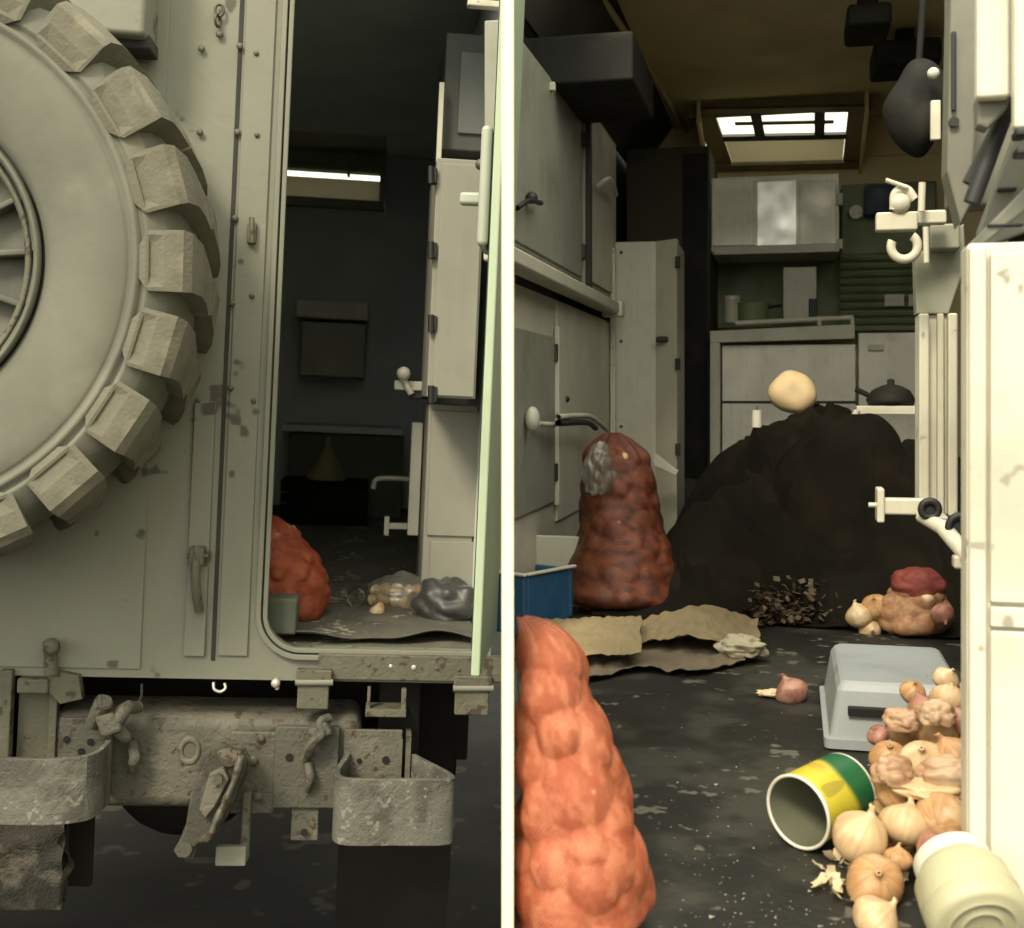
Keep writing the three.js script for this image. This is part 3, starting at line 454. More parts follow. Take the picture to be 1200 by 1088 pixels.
// closed net sack: profile of [height, radius], lumps where the onions press outwards
function sackShape(o) {
  const { H, prof, sx = 1, sz = 1, lean = [0, 0], rad = 0.035, amp = 0.014, seed = 5, na = 110, nh = 90, fold = 0.0 } = o, r = rng(seed);
  const slope = i => { const p = prof[Math.max(0, i - 1)], q = prof[Math.min(prof.length - 1, i + 1)]; return (q[1] - p[1]) / (q[0] - p[0]); };
  const rAt = t => { for (let i = 0; i < prof.length - 1; i++) if (t <= prof[i + 1][0]) { const w = prof[i + 1][0] - prof[i][0], q = (t - prof[i][0]) / w, q2 = q * q, q3 = q2 * q; return Math.max(0.006, (2 * q3 - 3 * q2 + 1) * prof[i][1] + (q3 - 2 * q2 + q) * w * slope(i) + (3 * q2 - 2 * q3) * prof[i + 1][1] + (q3 - q2) * w * slope(i + 1)); } return prof[prof.length - 1][1]; };
  const rMax = Math.max(...prof.map(p => p[1])), cen = t => [lean[0] * t * t - (o.flush ? (rMax - rAt(t)) * sx : 0), lean[1] * t * t];
  const pt = (a, t, k = 0) => { const rr = rAt(t), c = cen(t), nx = Math.cos(a) / sx, nz = Math.sin(a) / sz, nl = Math.hypot(nx, nz); return [Math.cos(a) * rr * sx + c[0] + nx / nl * k, t * H, Math.sin(a) * rr * sz + c[1] + nz / nl * k]; };
  const lumps = [];
  for (let t = 0.04; t < 0.86; t += rad * 1.65 / H) { const n = Math.max(3, Math.round(2 * Math.PI * rAt(t) * (sx + sz) / 2 / (rad * 1.75))), off = r() * 6; for (let i = 0; i < n; i++) { const a = off + (i + (r() - 0.5) * 0.7) / n * Math.PI * 2, tt = clamp(t + (r() - 0.5) * rad * 2.2 / H, 0.02, 0.88), kr = rad * (0.8 + 0.45 * r()); lumps.push({ p: pt(a, tt, -kr * 0.62), r: kr, a, t: tt }); } }
  const pos = [], uv = [], idx = [];
  for (let j = 0; j <= nh; j++) for (let i = 0; i <= na; i++) {
    const t = j / nh, a = i / na * Math.PI * 2; let p = pt(a, t);
    let best = -0.006; for (const l of lumps) { const dx = p[0] - l.p[0], dy = p[1] - l.p[1], dz = p[2] - l.p[2], d2 = dx * dx + dy * dy + dz * dz, q = d2 / (l.r * l.r * 1.35); if (q < 1) best = Math.max(best, -0.006 + amp * 1.5 * (1 - q)); }
    const taper = smooth(0, 0.05, t) * smooth(1, 0.86, t), w = fold * Math.sin(a * 11 + 3 * Math.sin(a * 2)) * smooth(0.72, 0.95, t) * rAt(t);
    p = pt(a, t, best * taper + w + (n3(p[0] * 30, p[1] * 30, p[2] * 30) - 0.5) * 0.004); pos.push(...p); uv.push(i / na, t * H * 2.2);
  }
  for (let j = 0; j < nh; j++) for (let i = 0; i < na; i++) { const a = j * (na + 1) + i, b = a + 1, c = a + na + 1, d = c + 1; idx.push(a, c, b, b, c, d); }
  const g = new THREE.BufferGeometry(); g.setAttribute('position', new THREE.Float32BufferAttribute(pos, 3)); g.setAttribute('uv', new THREE.Float32BufferAttribute(uv, 2)); g.setIndex(idx); g.computeVertexNormals();
  return { g, lumps };
}
function sack(name, label, F, base, o, net, on, tilt = [0, 0, 0], showFrom = -9) {
  const t = thing(name, label, 'sack', F, base); t.rotateY(tilt[1]); t.rotateZ(tilt[2]); t.rotateX(tilt[0]);
  const { g, lumps } = sackShape(o); const m = shade(new THREE.Mesh(g, net)); m.name = 'net'; t.add(m);
  const r = rng(o.seed + 99);
  for (const l of lumps) { if (Math.sin(l.a) < showFrom) continue; const q = shade(new THREE.Mesh(POTATO[Math.floor(r() * 3)], on[Math.floor(r() * on.length)])); q.name = 'onion'; q.scale.setScalar(l.r * (o.show || 0.6)); q.position.set(...l.p); q.rotation.set(r() * 6, r() * 6, r() * 6); t.add(q); }
  return t;
}
// in the first truck
sack('onion_sack', 'red net sack of onions leaning inside the doorway of the first truck', L, [L.z(322, 700, -0.35).x, FL + 0.004, -0.36], { H: 0.27, prof: [[0, 0.02], [0.04, 0.115], [0.35, 0.135], [0.7, 0.10], [0.9, 0.05], [1, 0.012]], rad: 0.030, amp: 0.012, show: 0.62, seed: 12, fold: 0.1, lean: [-0.05, 0] }, M.netRed, [M.onion, M.onionRed], [0, 0.3, -0.12], -0.3);
{
  const b = single('wooden_block', deform(new RoundedBoxGeometry(0.075, 0.085, 0.09, 4, 0.006).translate(L.z(330, 720, -0.09).x, L.z(330, 720, -0.09).y, -0.10), 0.002, 40), M.block, 'dark green block in the lower corner of the doorway, in front of the red sack', 'block', L, L.z(330, 742, -0.09));
  // floor mat with a curled front edge
  const g = new THREE.BufferGeometry(), pos = [], idx = [], nu = 60, nv = 24, x0 = L.z(342, 745, -0.06).x, x1 = 0.255;
  for (let s = 0; s < 2; s++) for (let j = 0; j <= nv; j++) for (let i = 0; i <= nu; i++) { const u = i / nu, v = j / nv, fz = -0.075 + 0.02 * Math.sin(u * 5 + 0.5) + 0.012 * Math.sin(u * 13), x = lerp(x0, x1, u), z = lerp(fz, -0.95, v); const lift = 0.010 * Math.exp(-v * 16) * (1 + Math.sin(u * 9 + 1)) + 0.008 * n3(x * 14, 3, z * 14); pos.push(x, FL + 0.005 + lift + (s ? 0 : 0.006), z); }
  const n = (nu + 1) * (nv + 1); for (let s = 0; s < 2; s++) for (let j = 0; j < nv; j++) for (let i = 0; i < nu; i++) { const a = s * n + j * (nu + 1) + i, b2 = a + 1, c = a + nu + 1, d = c + 1; s ? idx.push(a, c, b2, b2, c, d) : idx.push(a, b2, c, b2, d, c); }
  for (let i = 0; i < nu; i++) idx.push(i, n + i, i + 1, i + 1, n + i, n + i + 1);
  g.setAttribute('position', new THREE.Float32BufferAttribute(pos, 3)); g.setIndex(idx); g.computeVertexNormals();
  single('floor_mat', g, M.mat, 'worn dark mat with a wavy front edge on the floor behind the sill', 'mat', L, [0, FL, -0.4]);
}
function crumple(cx, cy, cz, rx, ry, rz, seed, amp = 0.25, freq = 5) {        // a thin crumpled bag: half closed dome on the floor
  const g = mergeVertices(new THREE.SphereGeometry(1, 56, 40)), p = g.attributes.position;
  for (let i = 0; i < p.count; i++) { const x = p.getX(i), y = p.getY(i), z = p.getZ(i), rid = Math.abs(n3(x * freq * 0.4 + seed, y * freq * 0.4, z * freq * 0.4) - 0.5) * 2, k = 1 + amp * (rid - 0.45) + amp * 0.4 * (n3(x * freq, y * freq + seed, z * freq) - 0.5); p.setXYZ(i, cx + x * rx * k, cy + Math.max(-0.55, y) * ry * k, cz + z * rz * k); }
  g.computeVertexNormals(); return g;
}
function loose(name, geo, mat, scale, F, p, rot, label, cat, group) { const m = shade(new THREE.Mesh(geo, mat)); m.name = numbered(name); m.scale.setScalar(scale); m.position.copy(p).applyMatrix4(F.m); m.quaternion.copy(F.q).multiply(new THREE.Quaternion().setFromEuler(new THREE.Euler(...rot))); m.userData = { label, category: cat }; if (group) m.userData.group = group; scene.add(m); return m; }
{
  const base = L.y(470, 722, FL), b = thing('potato_bag', 'clear plastic bag of small potatoes on the mat in the doorway', 'bag', L, base);
  part('film', crumple(base.x + 0.0, FL + 0.045, base.z - 0.07, 0.10, 0.065, 0.09, 4, 0.22), M.film, b);
  const r = rng(8);
  for (let i = 0; i < 18; i++) { const q = shade(new THREE.Mesh(POTATO[i % 3], [M.onionPale, M.onion, M.cream][i % 3])); q.name = 'potato'; const k = 0.016 + r() * 0.007; q.scale.setScalar(k); q.position.set((i % 6 - 2.5) * 0.03 + (r() - 0.5) * 0.012, 0.03 + Math.floor(i / 12) * 0.03, -0.055 - Math.floor((i % 12) / 6) * 0.035 + (r() - 0.5) * 0.01); q.rotation.set(r() * 6, r() * 6, r() * 6); b.add(q); }
  loose('potato', POTATO[0], M.onionPale, 0.020, L, L.y(443, 724, FL).add(new THREE.Vector3(0, 0.02, 0)), [0.3, 1, 0.2], 'pale loose potato lying in front of the clear bag', 'potato');
  single('plastic_bag', crumple(L.y(524, 735, FL).x, FL + 0.045, L.y(524, 735, FL).z - 0.08, 0.095, 0.080, 0.08, 21, 0.32, 4.5), M.filmDark, 'crumpled dark see-through plastic bag against the lower cabinet', 'bag', L, L.y(524, 735, FL));
  const jp = L.y(430, 716, FL), j = thing('glass_jar', 'small glass jar lying on its side left of the potato bag', 'jar', L, jp);
  part('glass', new THREE.LatheGeometry([[0.001, 0], [0.028, 0], [0.032, 0.006], [0.032, 0.07], [0.024, 0.085], [0.025, 0.1]].map(p => new THREE.Vector2(...p)), 28).rotateX(Math.PI / 2).rotateY(-0.35).translate(jp.x, FL + 0.035, jp.z - 0.09), M.glass, j);
  part('rim', new THREE.TorusGeometry(0.026, 0.0035, 8, 28).rotateY(-0.35).translate(jp.x - 0.032, FL + 0.035, jp.z + 0.004), M.glass, j);
}

// ================================================================ THE TRUCK SEEN FROM INSIDE ITS DOORWAY
const HC = 1.85, far = -5.8;
const van = thing('box_body_truck', 'truck body seen from inside, tan ceiling and littered black floor', 'truck', R, [0.1, -1.19, -3.5]);
{
  const s = new THREE.Shape([[-0.18, 0.85], [0.95, 0.85], [0.95, 5.9], [-0.78, 5.9], [-0.78, 3.3], [-0.70, 3.0], [-0.455, 2.0]].map(p => new THREE.Vector2(...p)));
  part('cargo_floor', new THREE.ExtrudeGeometry(s, { depth: 0.06, bevelEnabled: false }).rotateX(-Math.PI / 2).translate(0, -0.06, 0), M.floorR, van);
  const a = -0.30, b = 0.36;                                                // hatch sides
  part('ceiling', [bx(-0.56, 0.95, HC, HC + 0.05, -5.30, -3.25, 0.004), bx(-0.56, -0.40, HC, HC + 0.05, far, -5.302, 0.004), bx(0.30, 0.95, HC, HC + 0.05, far, -5.302, 0.004)], M.ceiling, van);  // ceiling and roof stop short to let more sky light in
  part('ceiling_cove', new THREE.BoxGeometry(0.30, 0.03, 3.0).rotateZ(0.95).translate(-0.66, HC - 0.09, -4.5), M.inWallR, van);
  part('ceiling_trim', [rod(R.y(745, 55, HC - 0.012), R.y(806, 157, HC - 0.012), 0.013), rod(R.y(700, -10, HC - 0.012), R.y(738, 46, HC - 0.012), 0.012)], M.ceiling, van);
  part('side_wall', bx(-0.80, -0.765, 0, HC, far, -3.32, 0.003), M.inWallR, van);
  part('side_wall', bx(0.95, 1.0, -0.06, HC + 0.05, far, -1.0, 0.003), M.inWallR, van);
  part('end_wall', [bx(-0.8, 1.0, -0.06, 1.68, far - 0.06, far, 0.003), bx(-0.8, -0.40, 1.682, HC + 0.06, far - 0.06, far, 0.003), bx(0.30, 1.0, 1.682, HC + 0.06, far - 0.06, far, 0.003)], M.ceiling, van);
  part('roof', bx(-0.82, 1.02, HC + 0.10, HC + 0.16, -5.25, -3.2, 0.01), M.paint, van);
  // sloping roof hatch at the far end
  const h0 = R.z(838, 133, -5.32), h1 = R.z(994, 130, -5.32), k0 = R.z(858, 190, -5.76), k1 = R.z(988, 187, -5.76);
  const P = (u, v, off = 0) => { const t = new THREE.Vector3().lerpVectors(h0, h1, u), q = new THREE.Vector3().lerpVectors(k0, k1, u); return t.lerp(q, v).add(new THREE.Vector3(0, -0.5 * off, 0.87 * off)); };
  const quad = (u0, u1, v0, v1, o0, o1) => { const c = [P(u0, v0, o1), P(u1, v0, o1), P(u1, v1, o1), P(u0, v1, o1), P(u0, v0, o0), P(u1, v0, o0), P(u1, v1, o0), P(u0, v1, o0)], f = [[0, 3, 2, 1], [4, 5, 6, 7], [0, 1, 5, 4], [2, 3, 7, 6], [1, 2, 6, 5], [0, 4, 7, 3]], pos = []; for (const [i, j, k, l] of f) for (const m of [i, j, k, i, k, l]) pos.push(c[m].x, c[m].y, c[m].z); const g = new THREE.BufferGeometry(); g.setAttribute('position', new THREE.Float32BufferAttribute(pos, 3)); g.computeVertexNormals(); return g; };
  const hf = part('roof_hatch', [quad(-0.16, 0, -0.08, 1.06, -0.02, 0.02), quad(1, 1.16, -0.08, 1.06, -0.02, 0.02), quad(-0.16, 1.16, -0.10, 0, -0.02, 0.02), quad(-0.16, 1.16, 1.0, 1.14, -0.05, 0.05), bx(-0.45, 0.36, h0.y - 0.02, HC + 0.03, -5.325, -5.302, 0.002)], M.hatchFrame, van);
  for (const x of [-0.41, 0.295]) { const w = new THREE.Shape([[5.25, HC + 0.02], [5.8, HC + 0.02], [5.8, 1.6], [5.25, 1.75]].map(q => new THREE.Vector2(...q))); part('hatch_cheek', new THREE.ExtrudeGeometry(w, { depth: 0.015, bevelEnabled: false }).rotateY(Math.PI / 2).translate(x, 0, 0), M.ceiling, van, hf); }
  part('hatch_bar', [quad(0, 1, 0.42, 0.52, -0.01, 0.03)], M.rubberBlack, van, hf);
  for (const [u0, u1] of [[0.27, 0.35], [0.75, 0.83]]) part('hatch_bar', quad(u0, u1, 0, 0.42, -0.01, 0.025), M.rubberBlack, van, hf);
  part('hatch_bar', quad(0.13, 0.9, 0.17, 0.23, -0.004, 0.01), M.rubberBlack, van, hf);
  for (const [u0, u1] of [[0.005, 0.268], [0.352, 0.748], [0.832, 0.995]]) part('pane', quad(u0, u1, 0.005, 0.415, -0.012, -0.008), M.glass, van, hf);
  part('glow_panel', quad(0.005, 0.995, 0.525, 0.995, -0.004, 0.004), M.glowPanel, van, hf);  // translucent in place of pale paint, so it glows
}
{ // left-hand side: cabinets, shelf rail, lower doors, tall locker
  const X = -0.66;
  const c1 = thing('wall_cabinet', 'grey green upper cabinet with a dark latch, beside the added white board', 'cabinet', R, [X, 0.9, -3.2]);
  const zA = R.x(596, 465, X).z, zB = R.x(684, 465, X).z, yT = 1.46, yB = 0.93;
  part('carcass', bx(X - 0.06, X - 0.006, yB, yT, zB, zA, 0.004), M.greenGrey, c1);
  part('door', bx(X - 0.006, X, yB + 0.012, yT - 0.012, zB + 0.02, zA, 0.003), M.greenGrey, c1);
  part('latch', [tube([R.x(606, 244, X + 0.02), R.x(618, 236, X + 0.03), R.x(634, 238, X + 0.02)], 0.007, 14), new THREE.SphereGeometry(0.016, 14, 10).translate(...R.x(623, 232, X + 0.015).toArray())], M.rubberBlack, c1);
  const c2 = thing('wall_cabinet', 'narrow upper cabinet with black seals and a small handle, before the tall locker', 'cabinet', R, [X, 0.9, -4.0]);
  const zC = R.x(688, 465, X + 0.01).z, zD = R.x(724, 465, X + 0.01).z;
  part('carcass', bx(X - 0.08, X + 0.004, yB - 0.03, 1.52, zD, zC, 0.004), M.greenGrey, c2);
  part('door', bx(X + 0.004, X + 0.012, yB + 0.01, 1.50, zD + 0.06, zC - 0.06, 0.003), M.greyMetal, c2);
  part('seal', bx(X + 0.003, X + 0.02, yB - 0.03, 1.52, zC - 0.045, zC - 0.005, 0.003), M.rubberBlack, c2);
  part('seal', bx(X + 0.003, X + 0.02, yB - 0.05, yB - 0.02, zD, zC - 0.005, 0.003), M.rubberBlack, c2);
  part('handle', tube([R.x(700, 218, X + 0.03), R.x(710, 210, X + 0.06), R.x(717, 213, X + 0.06), R.x(722, 228, X + 0.04)], 0.008, 16), M.steel, c2);
  const so = thing('soffit_box', 'black box under the ceiling above the grey green upper cabinet', 'box', R, R.z(670, 90, -3.25));
  part('body', slab(R, 600, 40, 742, 98, -3.3, 0.5, 0.01), M.black, so); part('light_edge', slab(R, 601, 97, 650, 107, -3.26, 0.02, 0.003), M.greyMetal, so);
  const sh = thing('shelf_rail', 'long grey rail sloping back under the upper cabinets', 'rail', R, [-0.62, 0.87, -3.4]);
  part('rail', bx(-0.66, -0.60, 0.855, 0.895, R.x(726, 465, -0.6).z, R.x(597, 465, -0.6).z, 0.008), M.greyMetal, sh); part('end_cap', bx(-0.665, -0.59, 0.845, 0.90, R.x(728, 465, -0.6).z - 0.03, R.x(726, 465, -0.6).z, 0.006), M.steel, sh);
  const lc = thing('base_cabinet', 'lower cabinet with two grey green doors under the rail, left of the tall locker', 'cabinet', R, [X, 0, -3.4]);
  const z1 = R.x(597, 465, X).z, z2 = R.x(652, 465, X).z, z3 = R.x(716, 465, X).z;
  part('carcass', bx(X - 0.05, X - 0.008, 0.0, 0.84, z3, z1, 0.004), M.greyMetal, lc);
  part('door', bx(X - 0.008, X, 0.26, 0.73, z2 + 0.015, z1, 0.004), M.greenGrey, lc);
  part('door', bx(X - 0.008, X, 0.20, 0.83, z3 + 0.02, z2 - 0.015, 0.004), M.greyMetal, lc);
  part('post', bx(X - 0.008, X + 0.012, 0.2, 0.84, z3 - 0.01, z3 + 0.018, 0.003), M.white, lc);
  part('post', bx(X - 0.004, X + 0.010, 0.25, 0.76, z2 - 0.012, z2 + 0.012, 0.003), M.white, lc);
  part('knob', [new THREE.SphereGeometry(0.026, 18, 14).scale(0.7, 1.2, 1).translate(...R.x(624, 491, X + 0.02).toArray()), rod(R.x(630, 497, X + 0.02), R.x(650, 498, X + 0.03), 0.007)], M.white, lc);
  part('keyhole', new THREE.SphereGeometry(0.010, 12, 8).translate(...R.x(664, 468, X + 0.001).toArray()), M.rubberBlack, lc);
  part('handle', [tube([R.x(654, 489, X + 0.05), R.x(690, 488, X + 0.06), R.x(700, 494, X + 0.06), R.x(711, 504, X + 0.05)], 0.008, 24)], M.white, lc);
  part('handle_grip', [tube([R.x(654, 496, X + 0.05), R.x(690, 496, X + 0.06), R.x(698, 502, X + 0.06)], 0.009, 20)], M.rubberBlack, lc);
  const tl = thing('tall_locker', 'tall pale grey locker with a small latch hole, behind the rust red sack', 'locker', R, [R.z(756, 600, -4.35).x, 0, -4.6]);
  const q0 = R.z(721, 420, -4.4), q1 = R.z(768, 420, -4.4), q2 = R.z(795, 420, -4.4), yt = R.z(756, 283, -4.4).y;
  part('carcass', bx(q0.x + 0.004, q2.x - 0.004, 0, yt - 0.004, -4.7, -4.42, 0.004), M.greyMetal, tl);
  const fold = new THREE.Shape([[q0.x, 4.418], [q0.x, 4.40], [q1.x, 4.412], [q2.x, 4.345], [q2.x, 4.418]].map(p => new THREE.Vector2(...p)));
  part('door', new THREE.ExtrudeGeometry(fold, { depth: yt - 0.02, bevelEnabled: false }).rotateX(-Math.PI / 2).translate(0, 0.02, 0), M.greyMetal, tl);
  part('edge_trim', slab(R, 715, 290, 721, 545, -4.36, 0.03, 0.003), M.white, tl);
  part('latch_hole', rb(0.045, 0.022, 0.02, 0.008).translate(...R.z(776, 398, -4.37).toArray()), M.rubberBlack, tl);
  part('foot_bracket', polyPlate(R, [[766, 530], [795, 552], [793, 558], [764, 545]], -4.2, 0.03), M.white, tl);
  for (const y of [300, 420, 520]) part('hinge', slab(R, 791, y, 797, y + 14, -4.335, 0.02, 0.003), M.seal, tl);
  for (const [x, y] of [[728, 296], [728, 400], [728, 500]]) part('screw', dome(R.z(x, y, -4.40), 0.006), M.bolt, tl);
  for (const y of [0.32, 0.66]) part('hinge', bx(X - 0.002, X + 0.008, y, y + 0.05, z2 + 0.004, z2 + 0.03, 0.003), M.seal, lc);
  for (const y of [1.0, 1.36]) part('hinge', bx(X - 0.002, X + 0.010, y, y + 0.05, zB + 0.012, zB + 0.04, 0.003), M.seal, c1);
  const dk = thing('dark_gap_infill', 'black cupboard column standing for the shaded gap between tall locker and far cabinets', 'infill', R, [R.z(812, 600, -5.1).x, 0, -5.2]);  // shade of the gap, put in as a black column
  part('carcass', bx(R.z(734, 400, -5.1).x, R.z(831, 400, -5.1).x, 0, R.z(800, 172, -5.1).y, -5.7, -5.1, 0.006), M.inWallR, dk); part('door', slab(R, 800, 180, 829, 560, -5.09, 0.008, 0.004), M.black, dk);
}
{ // far end: wall cabinet, niche, counter
  const fc = thing('wall_cabinet', 'steel wall cabinet with a middle door brightened as a reflection, under the roof hatch', 'cabinet', R, R.z(908, 295, -5.3));
  part('carcass', slab(R, 830, 206, 984, 294, -5.25, 0.45, 0.006), M.steel, fc);
  for (const [x0, x1] of [[834, 884], [887, 934], [937, 980]]) part('door', slab(R, x0, 212, x1, 288, -5.24, 0.01, 0.003), x0 === 887 ? M.bright : M.steel, fc);  // middle door made brighter for the reflected patch
  part('bottom_rail', slab(R, 836, 287, 984, 297, -5.22, 0.03, 0.004), M.greyMetal, fc);
  part('side_bracket', slab(R, 981, 226, 988, 240, -5.22, 0.05, 0.003), M.greyMetal, fc); part('side_bracket', slab(R, 980, 280, 988, 292, -5.22, 0.05, 0.003), M.greyMetal, fc);
  const cu = thing('counter_unit', 'grey counter unit with a pale rim and an upright post, below the steel cabinet', 'counter', R, [R.z(920, 500, -5.0).x, 0, -5.2]);
  part('back_board', slab(R, 838, 298, 1000, 384, -5.72, 0.03, 0.004), M.green, cu);
  part('top', polyPlate(R, [[832, 388], [1002, 380], [1002, 397], [832, 402]], -4.95, 0.7), M.greyMetal, cu);
  part('rail', [rod(R.z(862, 379, -4.97), R.z(1000, 372, -4.97), 0.010), rod(R.z(960, 372, -4.97), R.z(961, 386, -4.97), 0.009), rod(R.z(999, 372, -4.97), R.z(999, 386, -4.97), 0.009)], M.white, cu);
  part('post', slab(R, 832, 402, 844, 545, -4.94, 0.04, 0.004), M.white, cu);
  part('front_panel', slab(R, 846, 404, 1003, 640, -5.0, 0.02, 0.004), M.steel, cu);
  part('drawer_line', slab(R, 846, 470, 1003, 473, -4.996, 0.006, 0.001), M.rubberBlack, cu);
  const wp = thing('side_panel', 'pale grey panel right of the counter unit below the green louvres', 'panel', R, [R.z(1040, 500, -5.0).x, 0, -5.0]);
  part('panel', slab(R, 1006, 390, 1080, 640, -5.02, 0.03, 0.005), M.steel, wp); part('plate', slab(R, 1018, 404, 1036, 411, -5.005, 0.012, 0.002), M.white, wp);
  const pl = thing('tin_sheet', 'small pale upright sheet leaning at the back of the counter', 'sheet', R, R.z(935, 375, -5.3)); part('sheet', slab(R, 918, 313, 957, 378, -5.3, 0.02, 0.004), M.greyMetal, pl); part('foot', slab(R, 948, 350, 958, 372, -5.28, 0.03, 0.004), M.rubberBlack, pl);
  const cn = thing('canister', 'small pale canister at the left end of the counter', 'canister', R, R.z(857, 378, -5.2)); { const p = R.z(858, 380, -5.2); part('body', new THREE.CylinderGeometry(0.036, 0.036, 0.10, 24).translate(p.x, p.y + 0.055, p.z), M.greyMetal, cn); part('lid', new THREE.CylinderGeometry(0.038, 0.038, 0.014, 24).translate(p.x, p.y + 0.113, p.z), M.white, cn); }
  const pt = thing('cooking_pot', 'small dark pot beside the pale canister on the counter', 'pot', R, R.z(880, 378, -5.2)); { const p = R.z(882, 380, -5.2); part('body', new THREE.LatheGeometry([[0.001, 0], [0.06, 0], [0.065, 0.01], [0.067, 0.08], [0.072, 0.084], [0.066, 0.086]].map(q => new THREE.Vector2(...q)), 30).translate(p.x, p.y + 0.004, p.z), M.green, pt); part('handle', rod(new THREE.Vector3(p.x + 0.06, p.y + 0.07, p.z), new THREE.Vector3(p.x + 0.12, p.y + 0.075, p.z + 0.03), 0.007), M.rubberBlack, pt); }
  // green louvred heater
  const gl = thing('louvre_heater', 'green louvred heater with stacked slats on the far wall', 'heater', R, R.z(1040, 385, -5.5));
  part('case', slab(R, 986, 214, 1098, 388, -5.56, 0.2, 0.008), M.green, gl);
  for (let k = 0; k < 9; k++) { const y = 300 + k * 9.4; part('slat', rb(0.42, 0.024, 0.03, 0.004).rotateX(0.5).translate(R.z(1042, y, -5.54).x, R.z(1042, y, -5.54).y, -5.545), M.green, gl); }
  for (const [x0, x1] of [[1037, 1060], [1065, 1073]]) part('plate', slab(R, x0, 345, x1, 359, -5.5, 0.02, 0.002), M.white, gl);
  const kn = part('control_knob', new THREE.CylinderGeometry(0.030, 0.034, 0.03, 24).rotateX(Math.PI / 2).translate(...R.z(1003, 249, -5.53).toArray()), M.white, gl); part('spindle', disc(R.z(1003, 249, -5.55), 0.012, 0.03), M.rubberBlack, gl, kn);
  const nb = thing('control_box', 'navy blue box on the green heater, behind the bright white clamp', 'box', R, R.z(1032, 250, -5.5)); part('case', slab(R, 1014, 216, 1050, 252, -5.45, 0.1, 0.01), M.navy, nb); part('cover', slab(R, 1018, 220, 1046, 248, -5.443, 0.008, 0.004), M.navy, nb);
  // tap bracket and dark objects at the right of the counter
  const tb = thing('folding_shelf', 'white folding shelf with a bent down left end, above the dark heap', 'shelf', R, R.z(1035, 490, -4.0)); part('top', slab(R, 1004, 476, 1082, 486, -4.0, 0.16, 0.003), M.white, tb); part('leg', rod(R.z(1005, 481, -3.98), R.z(995, 500, -3.98), 0.011), M.white, tb);
  const dn = thing('kettle', 'small dark kettle standing on the white folding shelf', 'kettle', R, R.z(1042, 476, -4.07)); { const p = R.z(1044, 476, -4.07); part('body', new THREE.LatheGeometry([[0.001, 0], [0.07, 0], [0.078, 0.02], [0.06, 0.05], [0.03, 0.065], [0.012, 0.07], [0.012, 0.085], [0.001, 0.088]].map(q => new THREE.Vector2(...q)), 30).translate(p.x, p.y + 0.001, p.z), M.black, dn); part('spout', rod(new THREE.Vector3(p.x - 0.06, p.y + 0.03, p.z), new THREE.Vector3(p.x - 0.11, p.y + 0.055, p.z + 0.01), 0.009), M.black, dn); }
}
